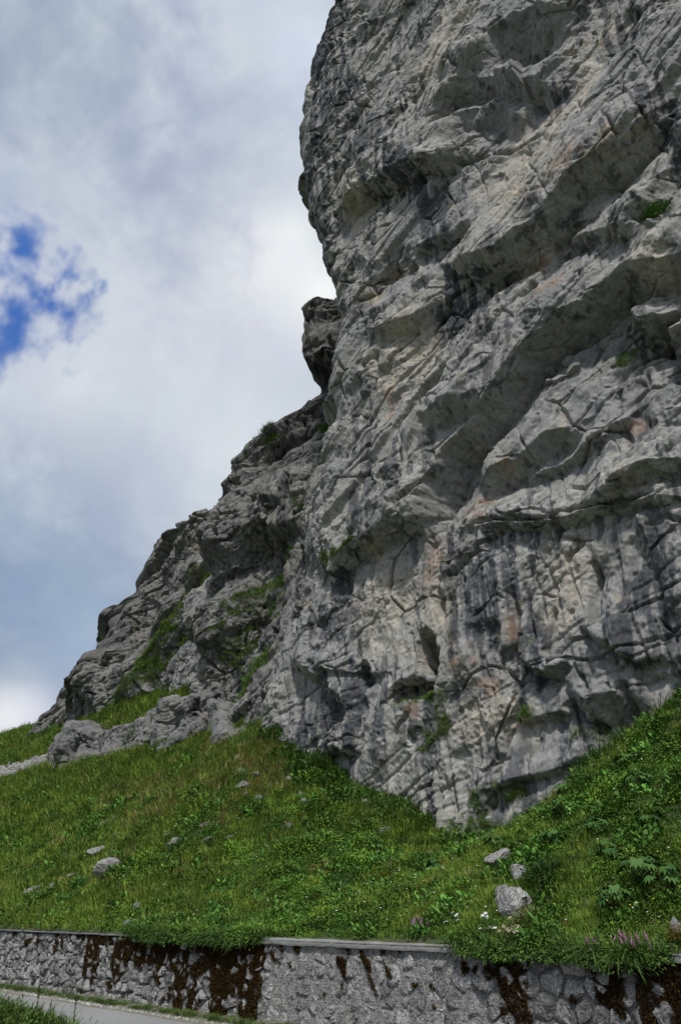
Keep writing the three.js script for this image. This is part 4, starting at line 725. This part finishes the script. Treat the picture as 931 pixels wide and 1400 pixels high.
{
  const r = rng(77), list = [
    [-22.89, 12.94, 0.52, 0.72], [-25.08, 13.69, 0.36, 0.36], [-24.04, 13.68, 0.25, 0.25], [-27.65, 15.32, 0.73, 0.26],
    [-28.21, 13.15, 0.49, 0.19], [-26.23, 12.31, 0.51, 0.23], [-27.15, 14.29, 0.22, 0.20], [-27.72, 16.56, 0.27, 0.15],
    [-22.09, 14.32, 0.22, 0.15], [-20.49, 14.56, 0.19, 0.17], [-21.50, 14.21, 0.24, 0.17], [-19.62, 11.98, 0.14, 0.25],
    [-22.19, 16.90, 0.25, 0.22], [-21.66, 16.64, 0.48, 0.19], [-20.65, 16.61, 0.18, 0.15], [-16.11, 17.43, 0.32, 0.14],
    [-16.05, 17.16, 0.22, 0.11], [-9.88, 13.92, 0.38, 0.32], [-8.79, 12.94, 0.26, 0.34], [-8.88, 12.54, 0.22, 0.22],
    [-8.34, 11.99, 0.50, 0.47], [-5.43, 11.53, 0.13, 0.20], [-25.44, 12.59, 0.20, 0.15], [-27.30, 13.88, 0.28, 0.14],
    [-25.12, 14.35, 0.19, 0.11], [-24.11, 15.01, 0.16, 0.11], [-22.66, 15.44, 0.18, 0.11], [-21.69, 15.84, 0.18, 0.13],
    [-18.51, 16.00, 0.16, 0.12], [-18.83, 13.43, 0.17, 0.11], [-19.21, 11.54, 0.16, 0.12], [-31.55, 14.90, 0.28, 0.13],
    [-21.62, 17.20, 0.22, 0.14], [-25.29, 13.06, 0.25, 0.13], [-26.46, 11.88, 0.20, 0.13], [-18.00, 12.42, 0.14, 0.10],
  ];
  for (let k = 0; k < 34; k++) { const x = lerp(-31, -19, r()), t = lerp(12.4, 17.5, r()), w = 0.12 + 0.2 * r() * r(); if (fbm(x * 0.5, t * 0.5, 90, 2) > -0.08) list.push([x, t, w, w * (0.4 + 0.3 * r())]); }
  list.forEach(([x, t, w0, h0], i) => {
    const w = w0 * (i < 3 ? 1.25 : 1), h = h0 * (i < 3 ? 0.95 : 1);
    const m = put('boulder', boulderGeos[i % 8], stoneMat); m.position.set(x, groundY(x, t) + h * (BIG[i] ? 0.22 : 0.3), -t);
    m.scale.set(w * (BIG[i] ? 0.68 : 0.95) + 0.02, h * 0.62 + 0.05, Math.max(0.12, w * 0.55)); m.rotation.set((r() - 0.5) * 0.4, 0.5 + (r() - 0.5) * 0.8, (r() - 0.5) * 0.4 + 0.25);
    if (BIG[i]) tag(m, BIG[i], 'boulder');
    else if (x < -20 && x > -22.9 && t > 15) tag(m, 'small pale rock beside the bare patch on the meadow crest', 'rock', 'small rocks on the meadow crest');
    else if (x > -17) tag(m, 'small flat rock in the herbs below the foot of the tall cliff', 'rock', 'small rocks below the cliff foot');
    else if (t < 12.5) tag(m, 'small pale rock low on the meadow close above the stone wall', 'rock', 'small rocks close above the wall');
    else if (x < -24) tag(m, 'small pale rock in the grass round the meadow rock group', 'rock', 'small rocks round the rock group');
    else tag(m, 'small grey rock half sunk in the middle of the meadow', 'rock', 'small rocks in the middle of the meadow');
  });
}
{ // scree and grit
  const r = rng(8), a = [];
  for (let k = 0; k < 60000; k++) { const x = lerp(-90, -47.5, r()), t = lerp(20.5, 29, r()); if (screeAt(x, t) < 0.15 + 0.75 * r()) continue; const c = 0.17 + 0.15 * r(); a.push([x, groundY(x, t) + 0.01, -t, 0.05 + 0.2 * r() * r(), r() * 6, r() * 6, r() * 6, c, c * 0.98, c * 0.93]); }
  scatter('scree', new THREE.DodecahedronGeometry(1, 0).scale(1, 0.6, 0.8), matte(white), a, 'pale scree lying in streaks across the far meadow', 'scree');
  const f = []; for (let k = 0; k < 420; k++) { const x = lerp(-23, -7, r()), t = 18.6 - 2.2 * r() * r(), c = 0.2 + 0.14 * r(); if (noise(x * 0.8, t * 0.8, 31) < 0.0) continue; f.push([x, groundY(x, t) + 0.03, -t, 0.03 + 0.16 * r() ** 3, r() * 6, r() * 6, r() * 6, c, c * 0.98, c * 0.93]); }
  scatter('rubble', boulderGeo(3.3, 2), matte(white), f, 'fallen rubble along the foot of the tall cliff', 'rubble');
  const b = []; for (let k = 0; k < 2600; k++) { const x = lerp(-34, -9, r()), t = 10.62 + 0.3 * r() * r() + 0.15 * r(), c = 0.25 + 0.2 * r(); b.push([x, 0.02, -t, 0.008 + 0.035 * r() ** 3, r() * 6, r() * 6, r() * 6, c, c * 0.98, c * 0.93]); }
  scatter('gravel', new THREE.DodecahedronGeometry(1, 0).scale(1, 0.7, 0.8), matte(white), b, 'loose gravel along the foot of the wall', 'gravel');
}

// ---------------------------------------------------------------- single plants
const stemMat = leafMat(lin(0.05, 0.085, 0.02));
function lobedLeaf(seed) {           // a hand-shaped leaf with pointed lobes, about 1 long
  const r = rng(seed), pos = [0, 0, 0], idx = [], n = 7; const rim = [];
  for (let i = 0; i <= n * 2; i++) { const a = -2.0 + 4.0 * i / (n * 2), tip = i % 2 === 1, R = (tip ? 1 : 0.58) * (1 - 0.28 * Math.abs(a) / 2) * (0.9 + 0.2 * r()); rim.push([Math.sin(a) * R * 0.8, (tip ? -0.10 : 0.03) * R - 0.10 * R * R, Math.cos(a) * R]); }
  for (const p of rim) pos.push(...p);
  for (let i = 1; i < rim.length; i++) idx.push(0, i, i + 1);
  const g = new THREE.BufferGeometry(); g.setAttribute('position', new THREE.Float32BufferAttribute(pos, 3)); g.setAttribute('color', new THREE.Float32BufferAttribute(Array(pos.length).fill(1), 3)); g.setIndex(idx); g.computeVertexNormals(); return g;
}
const lobed = [1, 2, 3].map(lobedLeaf), lobedMats = [lin(0.035, 0.09, 0.024), lin(0.05, 0.115, 0.027), lin(0.065, 0.135, 0.034)].map((c) => leafMat(c, { roughness: 0.6 }));
const stemGeo = new THREE.CylinderGeometry(0.006, 0.009, 1, 5).translate(0, 0.5, 0);
function hogweed(x, t, n, H, size, seed, label, group) {
  const r = rng(seed), p = thing('broadleaf_plant', label, 'plant', x, groundY(x, t) - 0.02, t, group);
  for (let i = 0; i < n; i++) {
    const a = i * 2.4 + r(), e = 0.25 + 0.75 * r(), h = H * (0.55 + 0.5 * r()), R = H * 0.75 * e, s = size * (0.7 + 0.5 * r());
    const st = put('stem', stemGeo, stemMat, p), tip = V(Math.cos(a) * R, h, Math.sin(a) * R); st.scale.set(1, tip.length(), 1); st.quaternion.setFromUnitVectors(V(0, 1, 0), tip.clone().normalize());
    const lf = put('leaf', lobed[i % 3], lobedMats[(r() * 3) | 0], p); lf.position.copy(tip); lf.rotation.order = 'YXZ'; lf.rotation.set(0.35 + 0.4 * r(), Math.PI / 2 - a, (r() - 0.5) * 0.5); lf.scale.setScalar(s);
  }
}
hogweed(-6.20, 12.35, 22, 0.42, 0.18, 1, 'dark broad-leaved plant with jagged hand-shaped leaves above the pink flowers');
hogweed(-5.75, 12.15, 16, 0.40, 0.19, 2, 'paler broad-leaved plant beside the dark jagged-leaved one');
hogweed(-6.55, 11.95, 18, 0.34, 0.16, 3, 'low jagged-leaved plant just uphill of the pink flowers');
const G1 = 'lobed-leaved plants in the meadow under the cliff', G1L = 'medium lobed-leaved plant among the herbs under the tall cliff';
for (const [x, t, s] of [[-8.4, 13.6, 4], [-7.05, 12.9, 5], [-8.9, 14.9, 6], [-7.3, 14.9, 7], [-9.5, 15.7, 8], [-8.2, 16.4, 9], [-7.6, 13.7, 10], [-10.4, 14.6, 11], [-11.6, 16.0, 12], [-6.6, 13.7, 13], [-10.0, 16.9, 14], [-12.6, 15.2, 15]]) hogweed(x, t, 11, 0.32, 0.17, s, G1L, G1);

// round feathery bushes
const bushGeo = leafGeo(clumpLeaves(1500, 0.42, 0.42, 0.085, 0.020, 31, 0.05)), bushGeo2 = leafGeo(clumpLeaves(1100, 0.42, 0.38, 0.07, 0.036, 32, 0.2));
function bush(x, t, s, c, label, geo = bushGeo, group, y) { const p = thing('leafy_bush', label, 'bush', x, y ?? groundY(x, t) - 0.05, t, group); const f = put('foliage', geo, leafMat(c), p); f.scale.set(s, s * 0.9, s); f.rotation.y = x * 7; const k = put('stem', stemGeo, stemMat, p); k.scale.set(1.6, 0.25 * s, 1.6); }
bush(-8.10, 12.75, 0.95, lin(0.042, 0.093, 0.024), 'dark feathery bush beside the slanting pale rock');
bush(-8.9, 15.9, 1.1, lin(0.075, 0.158, 0.033), 'bright feathery round bush near the foot of the tall cliff');
bush(-15.75, 11.75, 0.85, lin(0.06, 0.138, 0.03), 'dark round bush at the wall top over the heavy moss', bushGeo2);
bush(-17.3, 11.7, 0.9, lin(0.09, 0.18, 0.039), 'bright green bush at the wall top over the mossy stones', bushGeo2);
bush(-20.6, 12.0, 0.8, lin(0.045, 0.112, 0.027), 'small dark bush at the wall top where the moss begins', bushGeo2);
bush(-7.35, 11.42, 0.85, lin(0.075, 0.165, 0.03), 'leafy green clump hanging over the wall top beside the pink flowers', bushGeo2);
bush(-7.9, 11.75, 0.7, lin(0.165, 0.188, 0.0675), 'pale yellowish seeding herb clump beside the hanging leafy clump');
bush(-5.35, 11.5, 0.5, lin(0.22, 0.15, 0.03), 'cushion of golden yellow moss on the wall top beside the tan rock', bushGeo);
{ // the shrub rooted in the cliff
  const k = GREEN_MAIN[5]; let best = -1, bd = 1e9; for (let i = 0; i < main.pos.length; i += 3) { const d = Math.hypot(main.pos[i] - k[0], main.pos[i + 1] - k[1]); if (d < bd) { bd = d; best = i; } }
  bush(main.pos[best] - 0.1, -main.pos[best + 2] - 0.15, 1.25, lin(0.0825, 0.18, 0.03), 'green shrub rooted in a cleft high on the tall cliff', bushGeo2, undefined, main.pos[best + 1] - 0.25);
}
// flowers
function flowerClump(name, label, x, t, y, n, R, H, colour, spike, seed, leafColour) {
  const r = rng(seed), p = thing(name, label, 'flowers', x, y, t);
  put('foliage', leafGeo(clumpLeaves(spike ? 420 : 120, R, H * 0.75, 0.09, 0.028, seed, 0.3)), leafMat(leafColour), p);
  const head = spike ? new THREE.LatheGeometry([[0.001, 0], [0.018, 0.01], [0.021, 0.035], [0.016, 0.07], [0.008, 0.105], [0.001, 0.13]].map((q) => new THREE.Vector2(...q)), 7) : mergeGeometries([...Array(5)].map((_, i) => new THREE.SphereGeometry(0.024, 6, 4).scale(1, 0.4, 0.7).translate(0.025, 0, 0).rotateY(i * 1.257)));
  const m = matte(colour, { roughness: 0.8 });
  for (let i = 0; i < n; i++) {
    const a = r() * 6.283, q = R * Math.sqrt(r()) * 1.05, tip = V(Math.cos(a) * q, H * (0.7 + 0.45 * r()) * (1 - 0.35 * q / R), Math.sin(a) * q * 0.7);
    const s = put('stem', stemGeo, stemMat, p); s.scale.set(0.45, tip.length(), 0.5); s.quaternion.setFromUnitVectors(V(0, 1, 0), tip.clone().normalize());
    const f = put('flower_head', head, m, p); f.position.copy(tip); f.rotation.set((r() - 0.5) * 1.3 + 0.35, r() * 6, (r() - 0.5) * 1.3); f.scale.setScalar(0.55 + 0.45 * r());
  }
}
flowerClump('pink_flowers', 'clump of pink flower spikes hanging over the wall top', -6.05, 11.2, 1.2, 26, 0.5, 0.5, lin(0.23, 0.105, 0.17), true, 3, lin(0.038, 0.085, 0.02));
flowerClump('faded_flowers', 'small clump of faded mauve flowers at the coping end', -9.95, 11.62, 1.45, 12, 0.2, 0.38, lin(0.20, 0.12, 0.17), true, 4, lin(0.06, 0.085, 0.03));
flowerClump('white_flowers', 'bright white flowers on the wall top below the big pale boulder', -8.42, 11.42, 1.45, 8, 0.14, 0.48, lin(0.6, 0.6, 0.58), false, 5, lin(0.05, 0.1, 0.02));
flowerClump('white_flowers', 'few white flowers standing behind the middle of the concrete coping', -9.3, 11.66, 1.5, 6, 0.14, 0.42, lin(0.6, 0.6, 0.58), false, 6, lin(0.05, 0.1, 0.02));
flowerClump('cream_flowers', 'cream coloured flower clump between the white flowers and the hanging green clump', -8.0, 11.35, 1.42, 22, 0.22, 0.42, lin(0.34, 0.31, 0.19), false, 7, lin(0.08, 0.1, 0.03));
// loose blocks on the ledge under the great roof
{
  const r = rng(19), spots = BLOCKS;
  spots.forEach(([x, y, w, h], i) => { let best = -1, bd = 1e9; for (let k = 0; k < main.pos.length; k += 3) { const d = Math.abs(main.pos[k] - x) + Math.abs(main.pos[k + 1] - y); if (d < bd) { bd = d; best = k; } }
    const m = put('fallen_block', boulderGeos[(i + 3) % 8], stoneMat); m.position.set(main.pos[best], main.pos[best + 1], main.pos[best + 2] + 0.02); m.scale.set(w, h, 0.32); m.rotation.set(r() - 0.5, r() - 0.5, 0.5 + (r() - 0.5) * 0.6);
    tag(m, 'pale angular block wedged on the ledge below the great diagonal roof', 'rock', 'blocks wedged on the cliff ledge'); });
}
// stalks of dock on the bank
{
  const r = rng(3), m = leafMat(lin(0.09, 0.10, 0.045));
  for (let i = 0; i < 7; i++) {
    const x = [-8.7, -8.3, -9.2, -8.0, -9.6, -7.6, -8.9][i], t = [4.3, 4.5, 4.0, 4.7, 3.9, 4.75, 4.55][i], h = 0.35 + 0.25 * r(), p = thing('seeding_stalk', 'thin seeding stalk standing up from the grassy bank beside the road', 'plant', x, bankY(x, t) - 0.02, t, 'seeding stalks on the bank');
    const s = put('stem', stemGeo, stemMat, p); s.scale.set(0.6, h, 0.6);
    put('seed_head', leafGeo([...Array(40)].map(() => { const q = h * (0.5 + 0.5 * r()), a = r() * 6.28, d = V(Math.cos(a), 0.7, Math.sin(a)).normalize(); return { p: V(0, q, 0), d, n: V(0, 1, 0), l: 0.045 * (1.4 - q / h), w: 0.014, c: 0.7 + 0.6 * r() }; })), m, p);
  }
}
renderer.setSize(680, 1024);
renderer.render(scene, camera);
